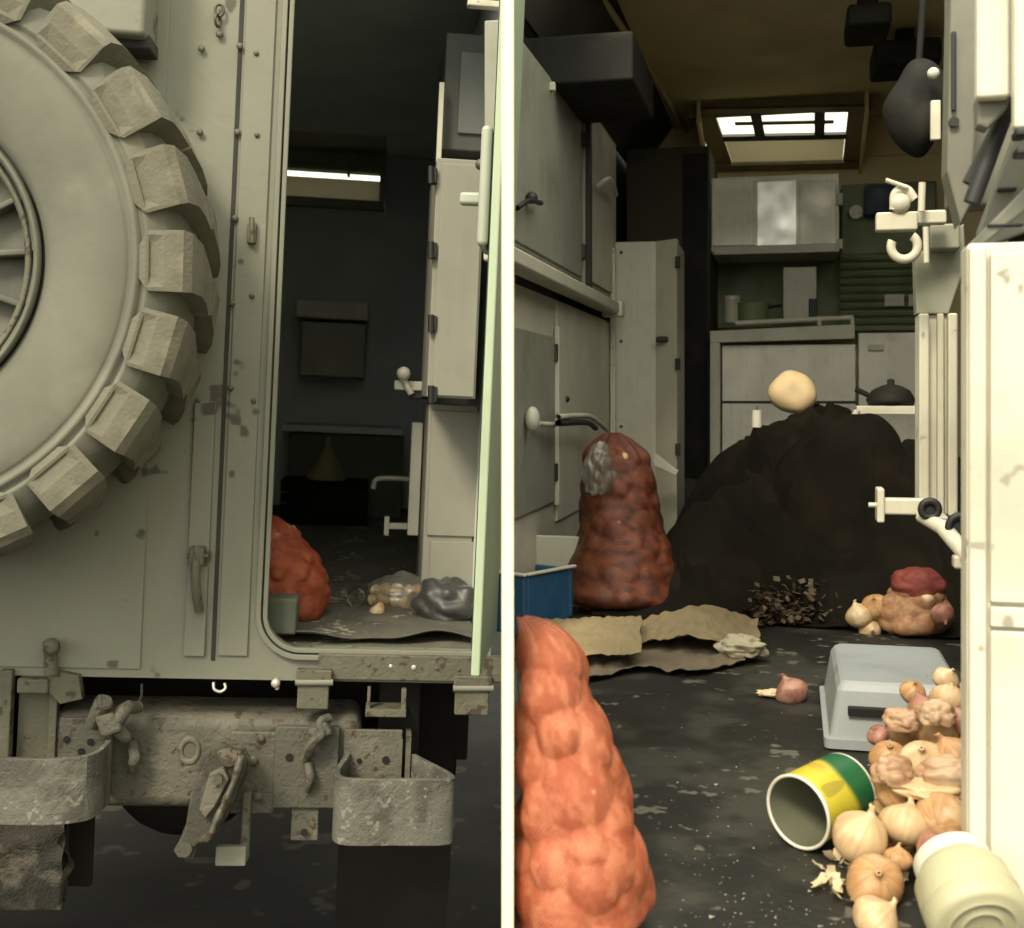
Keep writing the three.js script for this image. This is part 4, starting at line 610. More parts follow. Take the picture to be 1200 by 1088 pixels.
{ // right-hand side: white lockers, column, clamp, brackets
  const lk = thing('base_cabinet', 'bright white lower cabinet with two grooves, at the right edge of the doorway', 'cabinet', R, [R.z(1180, 900, -1.35).x, 0, -1.5]);
  const xl = R.z(1134, 600, -1.33).x, xr = 0.945, yt = R.z(1170, 283, -1.33).y;
  part('carcass', bx(xl, xr, 0, yt, -1.385, -1.335, 0.006), M.white, lk);
  part('frame_post', bx(xl + 0.001, xl + 0.018, 0.01, yt - 0.006, -1.333, -1.322, 0.003), M.white, lk);
  const y1 = R.z(1170, 709, -1.33).y, y2 = R.z(1170, 737, -1.33).y;
  part('door', bx(xl + 0.022, xr - 0.01, y1 + 0.002, yt - 0.012, -1.333, -1.326, 0.003), M.white, lk);
  part('divider', bx(xl + 0.022, xr - 0.01, y2 + 0.002, y1 - 0.002, -1.333, -1.325, 0.002), M.white, lk);
  part('door', bx(xl + 0.022, xr - 0.01, 0.03, y2 - 0.002, -1.333, -1.326, 0.003), M.white, lk);
  const ul = thing('wall_cabinet', 'grey upper locker with bright white door leaves at the top right', 'cabinet', R, R.z(1170, 290, -1.4));
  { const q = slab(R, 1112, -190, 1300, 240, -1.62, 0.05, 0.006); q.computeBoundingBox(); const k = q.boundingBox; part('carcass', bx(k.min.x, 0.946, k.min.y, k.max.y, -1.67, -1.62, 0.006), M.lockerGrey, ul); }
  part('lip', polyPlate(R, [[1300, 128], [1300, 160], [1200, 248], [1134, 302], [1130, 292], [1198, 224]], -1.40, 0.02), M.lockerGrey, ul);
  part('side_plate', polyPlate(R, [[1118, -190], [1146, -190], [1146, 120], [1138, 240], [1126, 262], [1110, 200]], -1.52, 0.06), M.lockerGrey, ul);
  part('slot', slab(R, 1115, 36, 1121, 130, -1.512, 0.006, 0.002), M.rubberBlack, ul);
  part('slot', disc(R.z(1118, 143, -1.515), 0.006, 0.006), M.rubberBlack, ul);
  part('door', slab(R, 1145, -190, 1184, 114, -1.30, 0.02, 0.004), M.white, ul);
  part('door', slab(R, 1189, -190, 1330, 147, -1.28, 0.02, 0.004), M.white, ul);
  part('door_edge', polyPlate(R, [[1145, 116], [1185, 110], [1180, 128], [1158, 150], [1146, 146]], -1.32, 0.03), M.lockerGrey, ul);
  part('strut', rod(R.z(1184, 116, -1.36), R.z(1139, 238, -1.36), 0.009), M.rubberBlack, ul);
  part('strut', rod(R.z(1176, 138, -1.4), R.z(1136, 216, -1.4), 0.008), M.seal, ul);
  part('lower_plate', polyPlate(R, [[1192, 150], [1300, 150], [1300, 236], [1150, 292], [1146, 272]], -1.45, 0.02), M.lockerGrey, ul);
  for (const [x, y] of [[1197, 154], [1198, 176]]) part('catch', slab(R, x - 6, y - 5, x + 10, y + 5, -1.27, 0.03, 0.003), M.rubberBlack, ul);
  part('slot', slab(R, 1170, 219, 1192, 223, -1.44, 0.012, 0.001), M.rubberBlack, ul);
  part('slot', slab(R, 1158, 262, 1200, 265, -1.395, 0.012, 0.001), M.rubberBlack, ul);
  const col = thing('steel_column', 'white folded steel column left of the bright lower cabinet', 'column', R, [R.z(1098, 600, -2.3).x, 0, -2.35]);
  const ct = R.z(1098, 368, -2.3).y, cb = R.z(1098, 604, -2.3).y;
  part('web', bx(R.z(1076, 480, -2.3).x, R.z(1124, 480, -2.3).x, cb, ct, -2.36, -2.31, 0.004), M.white, col);
  part('flange', bx(R.z(1076, 480, -2.3).x, R.z(1088, 480, -2.3).x, cb, ct, -2.309, -2.28, 0.004), M.white, col);
  part('flange', bx(R.z(1098, 480, -2.3).x, R.z(1106, 480, -2.3).x, cb, ct, -2.309, -2.292, 0.003), M.greyMetal, col);
  part('flange', bx(R.z(1110, 480, -2.3).x, R.z(1121, 480, -2.3).x, cb, ct, -2.309, -2.28, 0.004), M.white, col);
  part('head_plate', polyPlate(R, [[1072, 300], [1130, 262], [1132, 310], [1112, 368], [1074, 368]], -2.3, 0.05), M.greenGrey, col);
  // stowed clamp above
  const cl = thing('swing_clamp', 'bright white swing clamp with a ring below it, beside the upper locker', 'clamp', R, R.z(1065, 258, -2.2));
  part('bar', [slab(R, 1027, 248, 1076, 270, -2.18, 0.03, 0.004), slab(R, 1074, 246, 1110, 262, -2.19, 0.03, 0.004)], M.white, cl);
  part('jaw', [dome(R.z(1055, 238, -2.18), 0.018, 0.8), tube([R.z(1048, 246, -2.18), R.z(1050, 226, -2.18), R.z(1062, 222, -2.18), R.z(1072, 234, -2.18)], 0.008, 18)], M.white, cl);
  part('rod', [rod(R.z(1038, 211, -2.17), R.z(1064, 220, -2.17), 0.004), rod(R.z(1081, 214, -2.16), R.z(1080, 248, -2.16), 0.006), rod(R.z(1085, 266, -2.16), R.z(1086, 308, -2.16), 0.005)], M.white, cl);
  part('ring', new THREE.TorusGeometry(0.022, 0.008, 10, 24, Math.PI * 1.45).rotateZ(Math.PI * 0.85).translate(...R.z(1060, 289, -2.17).toArray()), M.white, cl);
  part('mount', slab(R, 1090, 262, 1126, 292, -2.25, 0.05, 0.005), M.greenGrey, cl);
  // lower bracket with black knobs
  const lb = thing('fold_bracket', 'white folding bracket with two black knobs, low beside the bright cabinet', 'bracket', R, R.z(1080, 600, -2.1));
  part('bar', slab(R, 1033, 585, 1092, 604, -2.05, 0.03, 0.004), M.white, lb);
  part('flange', slab(R, 1028, 573, 1037, 613, -2.04, 0.05, 0.003), M.white, lb); part('pin', rod(R.z(1018, 592, -2.05), R.z(1030, 592, -2.05), 0.004), M.white, lb);
  part('arm', [rod(R.z(1080, 604, -2.04), R.z(1110, 622, -2.0), 0.012), rod(R.z(1105, 618, -1.98), R.z(1146, 666, -1.9), 0.013), slab(R, 1080, 604, 1112, 616, -2.06, 0.03, 0.005)], M.white, lb);
  part('foot', slab(R, 1118, 652, 1142, 668, -1.92, 0.03, 0.005), M.greyMetal, lb);
  for (const [x, y, r, z] of [[1090, 597, 9, -2.02], [1126, 618, 12, -1.96]]) part('knob', [new THREE.TorusGeometry(r * 0.00145, 0.006, 10, 24).translate(...R.z(x, y, z).toArray()), disc(R.z(x, y, z - 0.01), r * 0.0012, 0.016)], M.rubberBlack, lb);
  // hanging black bag and ceiling gear
  const bag = thing('black_bag', 'black rounded bag hanging from the ceiling beside the upper locker', 'bag', R, R.z(1075, 130, -3.0));
  { const p = R.z(1077, 128, -3.0); part('body', deform(mergeVertices(new THREE.SphereGeometry(1, 36, 28)).scale(0.068, 0.125, 0.08), 0.022, 11).translate(p.x, p.y, p.z), M.black, bag); part('strap', tube([new THREE.Vector3(p.x, p.y + 0.11, p.z), new THREE.Vector3(p.x + 0.01, p.y + 0.3, p.z), new THREE.Vector3(p.x, HC, p.z)], 0.008, 12), M.black, bag); part('buckle', slab(R, 1091, 117, 1103, 164, -2.9, 0.02, 0.004), M.white, bag); part('clip', new THREE.SphereGeometry(0.014, 14, 10).translate(...R.z(1094, 86, -2.9).toArray()), M.white, bag); }
  for (const [x0, y0, x1, y1, z, lab] of [[993, 2, 1046, 28, -3.75, 'dark ceiling lamp box nearest the top edge, right of the tan ceiling'], [1024, 44, 1104, 74, -4.3, 'wider dark lamp box on the ceiling above the black bag']]) {
    const p = R.z((x0 + x1) / 2, y0, z), t = thing('ceiling_box', lab, 'lamp box', R, p);
    part('case', slab(R, x0, y0, x1, y1, z, 0.25, 0.015), M.black, t); part('mount', bx(p.x - 0.03, p.x + 0.03, p.y - 0.004, HC, z - 0.16, z - 0.08, 0.004), M.black, t);
  }
}
{ // dark tarpaulin heaped over the load
  const nx = 150, nz = 110, pos = [], idx = [], x0 = -0.52, x1 = 0.80, z0 = -2.95, z1 = -4.8;
  for (let j = 0; j <= nz; j++) for (let i = 0; i <= nx; i++) {
    const u = i / nx, v = j / nz; let x = lerp(x0, x1, u), z = lerp(z0, z1, v);
    x += 0.05 * (n3(u * 7, v * 7, 2) - 0.5); z += 0.1 * (n3(u * 6, v * 6, 9) - 0.5);
    const e = Math.min(smooth(0, 0.30, v), smooth(0, 0.34, u), smooth(1, 0.9, v) + 0.4);
    let h = 0.53 * e * (0.72 + 0.36 * n3(x * 2.6, 1, z * 2.2)) * (0.86 + 0.2 * smooth(0.2, 0.75, u));
    const fold = Math.abs(n3(x * 7 + 2 * n3(x * 3, 5, z * 3), 4, z * 6) - 0.5); h += 0.17 * (0.22 - fold) * (0.3 + e) + 0.025 * (0.25 - Math.abs(n3(x * 16 + 3 * n3(x * 5, 2, z * 5), 11, z * 13) - 0.5)) + 0.004 * n3(x * 34, 8, z * 34);
    for (const [sx, sz, r, k] of [[0.02, -4.0, 0.20, 0.10], [0.30, -4.05, 0.20, 0.07], [-0.22, -3.7, 0.16, 0.08], [0.12, -3.4, 0.17, 0.09], [0.45, -3.5, 0.17, 0.09], [-0.1, -3.3, 0.12, 0.06], [0.3, -3.25, 0.12, 0.06]]) { const d = Math.hypot(x - sx, z - sz) / r; if (d < 1) h += k * Math.sqrt(1 - d * d); }
    { const w1 = 1 - Math.abs(2 * n3(x * 4.5 + 2.2 * n3(x * 2.1, 21, z * 2.1), 17, z * 3.2 + 1.6 * n3(x * 2.4, 25, z * 2.4)) - 1), w2 = 1 - Math.abs(2 * n3(x * 9 + 2 * n3(x * 4, 31, z * 4), 19, z * 8) - 1); h += (0.05 * w1 * w1 + 0.012 * w2 * w2 - 0.03) * (0.25 + e); }
    h *= 0.88 * lerp(1, 0.74, smooth(0.55, 0.72, u));
    pos.push(x, Math.max(0.006, h), z);
  }
  const crest = px => { let top = 1e9, hit = null; const v = new THREE.Vector3(); for (let i = 0; i < pos.length; i += 3) { v.set(pos[i], pos[i + 1], pos[i + 2]).applyMatrix4(R.m).sub(EYE); const x = 600 - FOCAL * v.x / v.z, y = 465 + FOCAL * v.y / v.z; if (Math.abs(x - px) < 5 && y < top) { top = y; hit = [pos[i], pos[i + 1], pos[i + 2]]; } } return new THREE.Vector3(...hit); };   // the highest fold along a line across the heap
  const crestA = crest(926), crestB = crest(884);
  for (let j = 0; j < nz; j++) for (let i = 0; i < nx; i++) { const a = j * (nx + 1) + i, b = a + 1, c = a + nx + 1, d = c + 1; idx.push(a, b, c, b, d, c); }
  const g = new THREE.BufferGeometry(); g.setAttribute('position', new THREE.Float32BufferAttribute(pos, 3)); g.setIndex(idx); g.computeVertexNormals();
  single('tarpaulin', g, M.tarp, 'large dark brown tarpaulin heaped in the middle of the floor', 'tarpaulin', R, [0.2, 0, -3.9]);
  const p = crestA.clone().add(new THREE.Vector3(0, 0.066, 0.01)), cb = thing('cloth_bundle', 'round cream bundle on top of the dark tarpaulin heap', 'bundle', R, p);
  part('bundle', deform(mergeVertices(new THREE.SphereGeometry(1, 32, 24)).scale(0.066, 0.085, 0.06).rotateZ(0.5), 0.016, 14).translate(p.x, p.y, p.z), M.cream, cb);
  const ca = thing('candle_stub', 'short white candle stub left of the cream bundle', 'candle', R, crestB); { const q = crestB.clone().add(new THREE.Vector3(0, -0.012, 0)); part('wax', new THREE.CylinderGeometry(0.016, 0.018, 0.055, 16).translate(q.x, q.y + 0.027, q.z), M.white, ca); part('wick', rod(new THREE.Vector3(q.x, q.y + 0.054, q.z), new THREE.Vector3(q.x + 0.002, q.y + 0.068, q.z), 0.0015), M.rubberBlack, ca); }
}
// sacks on the right-hand floor
{
  const p = R.y(722, 722, 0);
  const t = sack('onion_sack', 'rust red net sack standing in front of the tall locker', R, [p.x, 0.004, p.z - 0.14], { H: 0.46, prof: [[0, 0.02], [0.03, 0.17], [0.2, 0.165], [0.5, 0.122], [0.75, 0.105], [0.88, 0.085], [0.96, 0.05], [1, 0.02]], rad: 0.036, amp: 0.008, show: 0.5, seed: 33, fold: 0.14, lean: [-0.03, 0], sx: 0.92 }, M.netRust, [M.onionRed, M.onion], [0, 0.4, 0], -0.2);
  const f = shade(new THREE.Mesh(crumple(-0.085, 0.35, 0.075, 0.042, 0.08, 0.045, 11, 0.35, 5), M.film)); f.name = 'plastic_wrap'; t.add(f);
}
{
  const W = new THREE.Vector3(0.075, EYE.y - FLOOR + 0.004, -1.255).applyMatrix4(R.i);
  const t = sack('onion_sack', 'big bright orange net sack of onions at the front of the floor', R, W, { H: 0.318, prof: [[0, 0.07], [0.05, 0.130], [0.14, 0.136], [0.28, 0.130], [0.42, 0.118], [0.6, 0.099], [0.78, 0.080], [0.9, 0.064], [0.96, 0.048], [0.99, 0.026], [1, 0.010]], rad: 0.031, amp: 0.009, show: 0.56, seed: 51, fold: 0.0, lean: [0, -0.04], sx: 0.52, sz: 0.72, flush: true, na: 150, nh: 130 }, M.netOrange, [M.onion, M.onionPale, M.onion], [0, 13.26 * deg, 0], -0.4);
}
{ // blue container and pale sheet at the left
  const p = R.z(606, 712, -2.72), b = thing('blue_container', 'blue plastic container with a pale rim, against the left cabinet', 'container', R, p);
  part('body', [bx(p.x - 0.09, p.x + 0.02, 0.002, 0.14, -2.735, -2.72, 0.005), bx(p.x + 0.005, p.x + 0.02, 0.002, 0.14, -2.90, -2.736, 0.005), bx(p.x - 0.09, p.x + 0.004, 0.002, 0.02, -2.90, -2.736, 0.005), bx(p.x - 0.09, p.x + 0.02, 0.021, 0.14, -2.915, -2.901, 0.005)], M.blue, b);
  part('rim', [bx(p.x - 0.09, p.x + 0.026, 0.141, 0.148, -2.728, -2.712, 0.003), bx(p.x + 0.014, p.x + 0.028, 0.141, 0.148, -2.92, -2.729, 0.003)], M.greyMetal, b);
  b.rotateY(-0.45);
  const s = thing('tin_sheet', 'pale grey sheet leaning behind the blue container', 'sheet', R, [-0.6, 0.1, -3.15]); part('sheet', slab(R, 604, 628, 684, 668, -3.12, 0.012, 0.004), M.greyMetal, s); part('foot', bx(-0.6, -0.5, 0.0, R.z(640, 668, -3.12).y, -3.16, -3.13, 0.004), M.greyMetal, s);
}
{ // flattened brown sacking: a flat under layer and two flaps folded over it
  const a = R.y(648, 790, 0), sheet = (px0, px1, top, bot, lift, seed, wave, nx = 70, nz = 26) => {
    const pos = [], idx = [];
    for (let s = 0; s < 2; s++) for (let j = 0; j <= nz; j++) for (let i = 0; i <= nx; i++) {
      const u = i / nx, v = j / nz, px = lerp(px0, px1, u) + 5 * (n3(v * 4, seed, 1) - 0.5), q = R.y(px, lerp(bot(u), top(u), v), 0);
      const h = 0.004 + lift(u, v) + wave * (Math.abs(n3(u * 9, seed, v * 5) - 0.5) * 1.6 + 0.5 * n3(u * 26, seed, v * 15));
      pos.push(q.x, h + (s ? 0 : 0.003), q.z);
    }
    const n = (nx + 1) * (nz + 1); for (let s = 0; s < 2; s++) for (let j = 0; j < nz; j++) for (let i = 0; i < nx; i++) { const k = s * n + j * (nx + 1) + i, l = k + 1, m = k + nx + 1, o = m + 1; s ? idx.push(k, m, l, l, m, o) : idx.push(k, l, m, l, o, m); }
    const rim = []; for (let i = 0; i < nx; i++) rim.push([i, i + 1], [nz * (nx + 1) + i + 1, nz * (nx + 1) + i]); for (let j = 0; j < nz; j++) rim.push([(j + 1) * (nx + 1), j * (nx + 1)], [j * (nx + 1) + nx, (j + 1) * (nx + 1) + nx]);
    for (const [p, q] of rim) idx.push(p, n + p, q, q, n + p, n + q);
    const g = new THREE.BufferGeometry(); g.setAttribute('position', new THREE.Float32BufferAttribute(pos, 3)); g.setIndex(idx); g.computeVertexNormals(); return g;
  };
  const t = thing('empty_sack', 'flat empty brown sack lying folded across the black floor', 'sack', R, [a.x + 0.25, 0, a.z - 0.1]);
  part('under_layer', sheet(652, 872, u => 742 + 6 * u, u => 800 - 14 * u + 4 * Math.sin(u * 11), () => 0, 3, 0.012), M.cardDark, t);
  part('flap', sheet(640, 752, u => 748 + 4 * u, u => 785 + 12 * u - 6 * u * u, (u, v) => 0.022 + 0.016 * Math.sin(v * 2.2) + 0.012 * u, 8, 0.006), M.card, t);
  part('flap', sheet(748, 890, u => 742 + 4 * Math.sin(u * 5), u => 768 + 10 * u, (u, v) => 0.014 + 0.042 * Math.sin(clamp(u * 1.05) * Math.PI) * (0.55 + 0.45 * v), 14, 0.009), M.card, t);
  const c = R.y(868, 778, 0); single('paper_scrap', crumple(c.x, 0.03, c.z - 0.02, 0.055, 0.028, 0.045, 5, 0.4, 6), M.paper, 'crumpled pale paper at the right end of the flat brown sack', 'paper', R, c);
}
{ // grey plastic tub turned over
  const p = R.y(1050, 868, 0), b = thing('plastic_tub', 'grey blue plastic tub lying upside down left of the bright cabinet', 'tub', R, p);
  const xa = R.z(966, 820, -1.95).x, xb = R.z(1152, 820, -1.95).x, h = 0.105;
  const w = xb - xa, dp = 0.36, S = [[0, 0, 1], [0.012, 0.004, 1], [h - 0.012, 0.022, 1], [h, 0.032, 1]];
  const mk = (inset, y) => { const r = 0.012, pts = [], x0 = xa + inset, x1 = xb - inset, za = -1.955 - inset, zb = -1.955 - dp + inset; for (const [cx, cz, a0] of [[x1 - r, za - r, 0], [x0 + r, za - r, 90], [x0 + r, zb + r, 180], [x1 - r, zb + r, 270]]) for (let k = 0; k <= 6; k++) { const a = (a0 + k * 15) * deg; pts.push([cx + Math.cos(a) * r, y, cz + Math.sin(a) * r]); } return pts; };
  const rings = [mk(0, 0.003), mk(0, 0.018), mk(0.008, 0.019), mk(0.020, h - 0.014), mk(0.026, h - 0.004), mk(0.032, h), mk(0.045, h)], pos = []; const m = rings[0].length;
  for (let i = 0; i < rings.length - 1; i++) for (let k = 0; k < m; k++) { const l = (k + 1) % m; pos.push(...rings[i][k], ...rings[i + 1][l], ...rings[i][l], ...rings[i][k], ...rings[i + 1][k], ...rings[i + 1][l]); }
  const lastR = rings[rings.length - 1], cx = (xa + xb) / 2; for (let k = 0; k < m; k++) pos.push(...lastR[k], cx, h, -1.955 - dp / 2, ...lastR[(k + 1) % m]);
  const g = new THREE.BufferGeometry(); g.setAttribute('position', new THREE.Float32BufferAttribute(pos, 3)); g.computeVertexNormals();
  part('shell', g, M.bin, b); part('hand_hole', slab(R, 994, 831, 1042, 841, -1.958, 0.02, 0.002), M.hole, b);
}
// onions
const og = 'onions heaped along the foot of the bright white cabinet';
const onionAt = (px, py, d, rpx, kind, rot, label, group) => { const r = rpx * d / FOCAL; return loose('onion', ONION[(px + py) % 3], kind, r, R, R.z(px, py, -d), rot, label, 'onion', group); };
{
  const K = [M.onion, M.onionPale, M.onionRed], rr = rng(404);
  // [px, py, depth, radius px, skin, label]
  const list = [
    [1108, 796, 1.78, 15, 1, 'small pale onion at the top of the heap beside the white cabinet'],
    [1112, 822, 1.72, 21, 1, 'pale onion just under the topmost one of the heap'],
    [1082, 832, 1.74, 18, 2, 'reddish onion on the left shoulder of the heap, right of the grey tub'],
    [1060, 862, 1.70, 21, 0, 'brown onion half under the grey tub edge at the heap'],
    [1100, 858, 1.66, 24, 0, 'brown onion in the middle of the upper heap'],
    [1042, 890, 1.62, 22, 0, 'brown onion at the left flank of the heap, behind the yellow can'],
    [1082, 896, 1.58, 27, 1, 'large pale onion in the middle of the heap'],
    [1118, 890, 1.58, 25, 0, 'brown onion against the cabinet, above the pale flat scrap'],
    [1128, 848, 1.66, 18, 2, 'dark reddish onion pressed against the cabinet foot'],
    [1050, 926, 1.52, 24, 0, 'brown onion right of the yellow and green can'],
    [1062, 968, 1.47, 29, 1, 'large pale onion behind the cream jar'],
    [1106, 962, 1.47, 30, 0, 'large tan onion right behind the cream jar'],
    [1140, 972, 1.46, 18, 2, 'small reddish onion between cream jar and cabinet'],
    [1008, 982, 1.44, 31, 1, 'cream onion right below the mouth of the yellow can'],
    [1025, 1034, 1.38, 31, 0, 'tan onion second from the bottom edge, left of the cream jar'],
    [1026, 1080, 1.32, 28, 1, 'pale onion at the bottom edge, left of the cream jar'],
    [1070, 812, 1.86, 14, 0, 'small brown onion behind the top of the heap, on the grey tub side'],
    [1128, 816, 1.80, 16, 0, 'small brown onion tight against the cabinet foot at the heap top'],
    [1030, 862, 1.72, 13, 2, 'small reddish onion at the near corner of the grey tub'],
    [1072, 930, 1.54, 22, 2, 'reddish onion between the yellow can and the pale flat scrap'],
    [1130, 930, 1.52, 22, 1, 'pale onion under the right end of the flat scrap'],
    [1096, 996, 1.42, 20, 2, 'reddish onion touching the lid of the cream jar'],
    [1052, 1008, 1.42, 17, 0, 'small brown onion tucked left of the cream jar lid'],
    [928, 812, 2.26, 19, 2, 'single pinkish onion lying alone on the black floor'],
  ];
  for (const [x, y, d, r, k, lab] of list) onionAt(x, y, d, r, K[k], [(rr() - 0.5) * 2.4, rr() * 6, (rr() - 0.5) * 2.4], lab, x === 928 ? undefined : og);
  const sp = R.z(1090, 925, -1.5), sg = crumple(sp.x, sp.y, sp.z, 0.045, 0.014, 0.03, 31, 0.3); single('peel_scrap', sg, M.onionPale, 'flat pale strip of peel lying across the onion heap', 'peel', R, sp);
  for (const [i, [x, y, z, a, b, c]] of [[1062, 846, 1.66, 0.035, 0.018, 0.02], [1096, 838, 1.62, 0.03, 0.02, 0.022], [1046, 906, 1.50, 0.03, 0.022, 0.02], [1112, 906, 1.50, 0.04, 0.02, 0.02], [1140, 1000, 1.42, 0.03, 0.02, 0.02]].entries()) { const q = R.z(x, y, -z); single('peel_scrap', crumple(q.x, q.y, q.z, a * 0.9, b, c, 60 + i, 0.38, 4), M.wrap, ['pinkish papery skin hanging over the grey tub edge of the heap', 'crinkled skin below the topmost pale onions of the heap', 'papery skin at the left edge of the heap behind the yellow can', 'crinkled skin right above the flat pale scrap', 'papery skin between the cream jar and the cabinet'][i], 'peel', R, q); }
  const bits = [[1010, 868, 2.0], [905, 818, 2.24]]; for (const [i, [x, y]] of bits.entries()) { const q = R.y(x, y, 0); single('peel_scrap', crumple(q.x, 0.008, q.z, 0.03, 0.008, 0.014, 40 + i, 0.4), M.onionPale, i ? 'thin pale peel beside the single pinkish onion' : 'thin pale scrap in front of the grey tub', 'peel', R, q); }
}
{ // peel around the heap, on the back floor, and crumbs: nobody could count them
  const leaf = r => { const a = 0.5 + r() * 0.5, b = 0.45 + r() * 0.3, g = new THREE.SphereGeometry(1.9, 8, 6, -a / 2, a, Math.PI / 2 - b / 2, b), p = g.attributes.position; for (let i = 0; i < p.count; i++) p.setXYZ(i, p.getX(i) + 1.9 + 0.25 * (n3(p.getY(i) * 3, p.getZ(i) * 3, a * 50) - 0.5), p.getY(i) * (1 + 0.3 * (n3(p.getZ(i) * 4, a * 30, 1) - 0.5)), p.getZ(i)); return g.rotateZ(Math.PI / 2); };
  const scatter = (name, label, list, n, mat, seed, s0, s1) => {
    const r = rng(seed), gs = [];
    for (let i = 0; i < n; i++) { const [px, py, sp, sq, d, hh] = list[Math.floor(r() * list.length)], q = R.y(px + (r() + r() - 1) * sp, py + (r() + r() - 1) * sq, 0), g = leaf(r), k = lerp(s0, s1, r()); g.scale(k, k * 0.6, k).rotateX((r() - 0.5) * 2).rotateY(r() * 6).rotateZ((r() - 0.5) * 1.2).translate(q.x, 0.004 + k * 0.3 + hh * r() * r(), q.z); gs.push(g); }
    const m = single(name, gs, mat, label, 'peel', R, R.y(list[0][0], list[0][1], 0)); m.userData.kind = 'stuff'; return m;
  };
  scatter('onion_peel', 'loose onion peel among the onions beside the white cabinet', [[1090, 930, 50, 70, 0, 0.07], [1060, 990, 50, 50, 0, 0.05], [1105, 870, 30, 30, 0, 0.10]], 380, M.skinBit, 61, 0.010, 0.022);
  scatter('onion_peel', 'pale loose peel scattered on the front of the black floor', [[1050, 1000, 60, 60, 0, 0.03], [1100, 900, 50, 70, 0, 0.08], [985, 1045, 40, 40, 0, 0]], 90, M.skinPale, 62, 0.005, 0.013);
  scatter('onion_peel', 'brown pile of onion peel in front of the tarpaulin heap', [[938, 722, 60, 16, 0, 0.11], [915, 728, 45, 10, 0, 0.08]], 800, M.skinDark, 63, 0.006, 0.016);
  const r = rng(71), gs = []; for (let i = 0; i < 230; i++) { const q = R.y(770 + r() * 280, 800 + Math.pow(r(), 0.6) * 290, 0), k = 0.001 + 0.005 * r() * r() * r() * r(); gs.push(new THREE.TetrahedronGeometry(k, 0).scale(1.5, 0.6, 1).rotateY(r() * 6).translate(q.x, k * 0.4, q.z)); }
  const c = single('floor_crumbs', gs, flat([0.22, 0.2, 0.15], 0.8), 'pale crumbs and dirt flecks over the black floor', 'crumbs', R, R.y(880, 1000, 0)); c.userData.kind = 'stuff';
}
{ // onion bag with a red top behind the tub
  const p = R.y(1078, 752, 0);
  const t = sack('onion_bag', 'small open bag of onions with red net, behind the grey tub', R, new THREE.Vector3(p.x, 0.003, p.z - 0.08), { H: 0.125, prof: [[0, 0.03], [0.06, 0.07], [0.35, 0.082], [0.7, 0.072], [0.9, 0.045], [1, 0.015]], rad: 0.028, amp: 0.012, show: 0.66, seed: 77, sz: 0.85 }, M.netTan, [M.onion, M.onionPale, M.onionRed], [0, 0.3, 0], -0.5);
  t.userData.category = 'bag';
  const red = shade(new THREE.Mesh(crumple(0.0, 0.115, 0.005, 0.066, 0.045, 0.06, 15, 0.2, 4), M.redCloth)); red.name = 'red_net'; t.add(red);
  for (const [i, [x, y, r, k]] of [[1008, 722, 17, 1], [1026, 712, 15, 0], [1020, 738, 13, 1], [1042, 722, 14, 0], [1104, 720, 13, 2]].entries()) onionAt(x, y, 2.95 + (i === 4 ? -0.1 : 0), r, [M.onion, M.onionPale, M.onionRed][k], [0.6 * i, i, 0.4], ['pale onion leftmost of the few beside the red net bag', 'brown onion topmost of the few beside the red net bag', 'small pale onion lowest of the few beside the red net bag', 'brown onion touching the left side of the red net bag', 'reddish onion touching the right side of the red net bag'][i]);
}
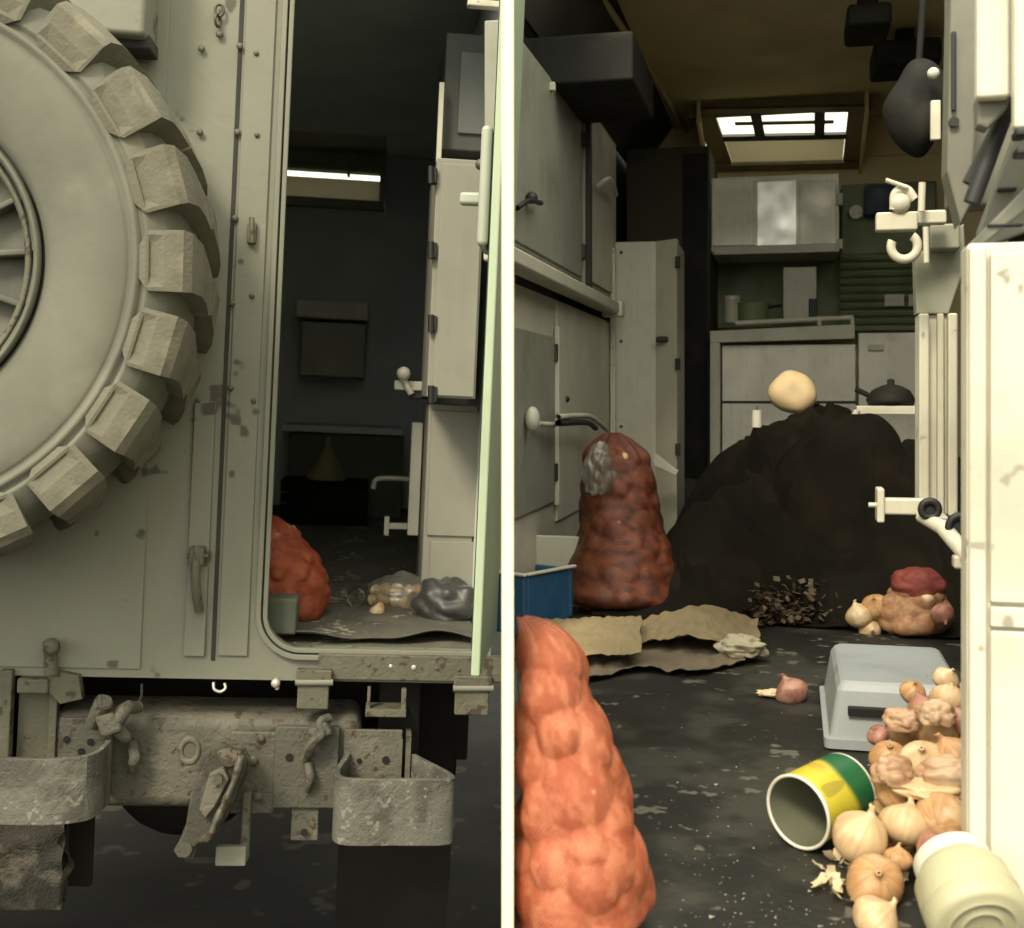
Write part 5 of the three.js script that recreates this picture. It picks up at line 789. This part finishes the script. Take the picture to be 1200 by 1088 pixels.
{ // open tin, lying with its mouth to the viewer
  const a = R.z(934, 952, -1.51), t = thing('tin_can', 'open empty tin can with a yellow and green label, lying on the floor', 'can', R, new THREE.Vector3(a.x, 0, a.z - 0.05));
  const dir = new THREE.Euler(0.10, -0.62, 0), r = 0.0445, h = 0.108;
  const put = g => g.rotateX(Math.PI / 2).applyQuaternion(new THREE.Quaternion().setFromEuler(dir)).translate(a.x, r + 0.004, a.z);
  const lt = pr => new THREE.LatheGeometry(pr.map(q => new THREE.Vector2(...q)), 48);
  const lab = tex(256, (u, v) => { const g = smooth(0.46, 0.40, v + 0.05 * Math.sin(u * 12)), n = fbm(u, v, 6, 3, 300), o = smooth(0.55, 0.7, fbm(u, v, 3, 3, 320)); const y = [lerp(0.50, 0.50, o), lerp(0.42, 0.22, o), lerp(0.035, 0.05, o)], q = smooth(0.42, 0.40, Math.hypot((u * 4 % 1 - 0.5) * 1.2, v - 0.62) * 3); return [0, 1, 2].map(i => lerp(lerp(y[i], [0.20, 0.16, 0.04][i], q * 0.6), [0.012, 0.10, 0.035][i], g) * (0.85 + 0.3 * n)); }, true);
  part('label', put(lt([[r + 0.0004, -h + 0.008], [r + 0.0006, -h + 0.02], [r + 0.0006, -0.012], [r + 0.0004, -0.006]])), new THREE.MeshStandardMaterial({ map: lab, roughness: 0.4 }), t, t, true);
  part('wall', put(lt([[0.001, -h], [r - 0.004, -h], [r, -h + 0.004], [r, -0.003], [r - 0.0012, -0.003]])), M.steel, t);
  part('inside', put(lt([[r - 0.0013, -0.003], [r - 0.0013, -h + 0.006], [0.001, -h + 0.006]])), M.canInside, t);
  part('rim', put(new THREE.TorusGeometry(r, 0.0022, 10, 56).rotateX(Math.PI / 2).translate(0, -0.002, 0)), M.steel, t);
}
{ // cream plastic jar lying with its ribbed base to the viewer
  const a = R.z(1152, 1110, -1.24), t = thing('plastic_jar', 'cream plastic jar with a ringed base, lying at the bottom right edge', 'jar', R, new THREE.Vector3(a.x, 0, a.z - 0.05));
  const r = 0.050, q = new THREE.Quaternion().setFromEuler(new THREE.Euler(0.42, 0.22, 0)), put = g => g.rotateX(Math.PI / 2).applyQuaternion(q).translate(a.x, r - 0.010, a.z);
  const lt = pr => new THREE.LatheGeometry(pr.map(p => new THREE.Vector2(...p)), 64);
  const jm = worn([0.37, 0.35, 0.225], { vary: 0.05, dirt: [0.30, 0.27, 0.16], dirtAmt: 0.4, rough: 0.35, tile: 0.2, bump: 0.0004 });
  part('body', put(lt([[0.001, -0.001], [0.018, -0.001], [0.019, 0.0015], [0.022, 0.0015], [0.023, -0.001], [0.031, -0.001], [0.032, 0.0015], [0.035, 0.0015], [0.036, -0.001], [r - 0.008, -0.001], [r - 0.002, -0.004], [r, -0.012], [r, -0.022], [r - 0.002, -0.024], [r - 0.002, -0.028], [r, -0.03], [r - 0.002, -0.058], [r - 0.013, -0.074]])), jm, t);
  part('lid', put(lt([[r - 0.013, -0.0742], [r - 0.010, -0.075], [r - 0.010, -0.088], [r - 0.014, -0.092], [0.001, -0.092]])), M.white, t);
}
renderer.render(scene, camera);
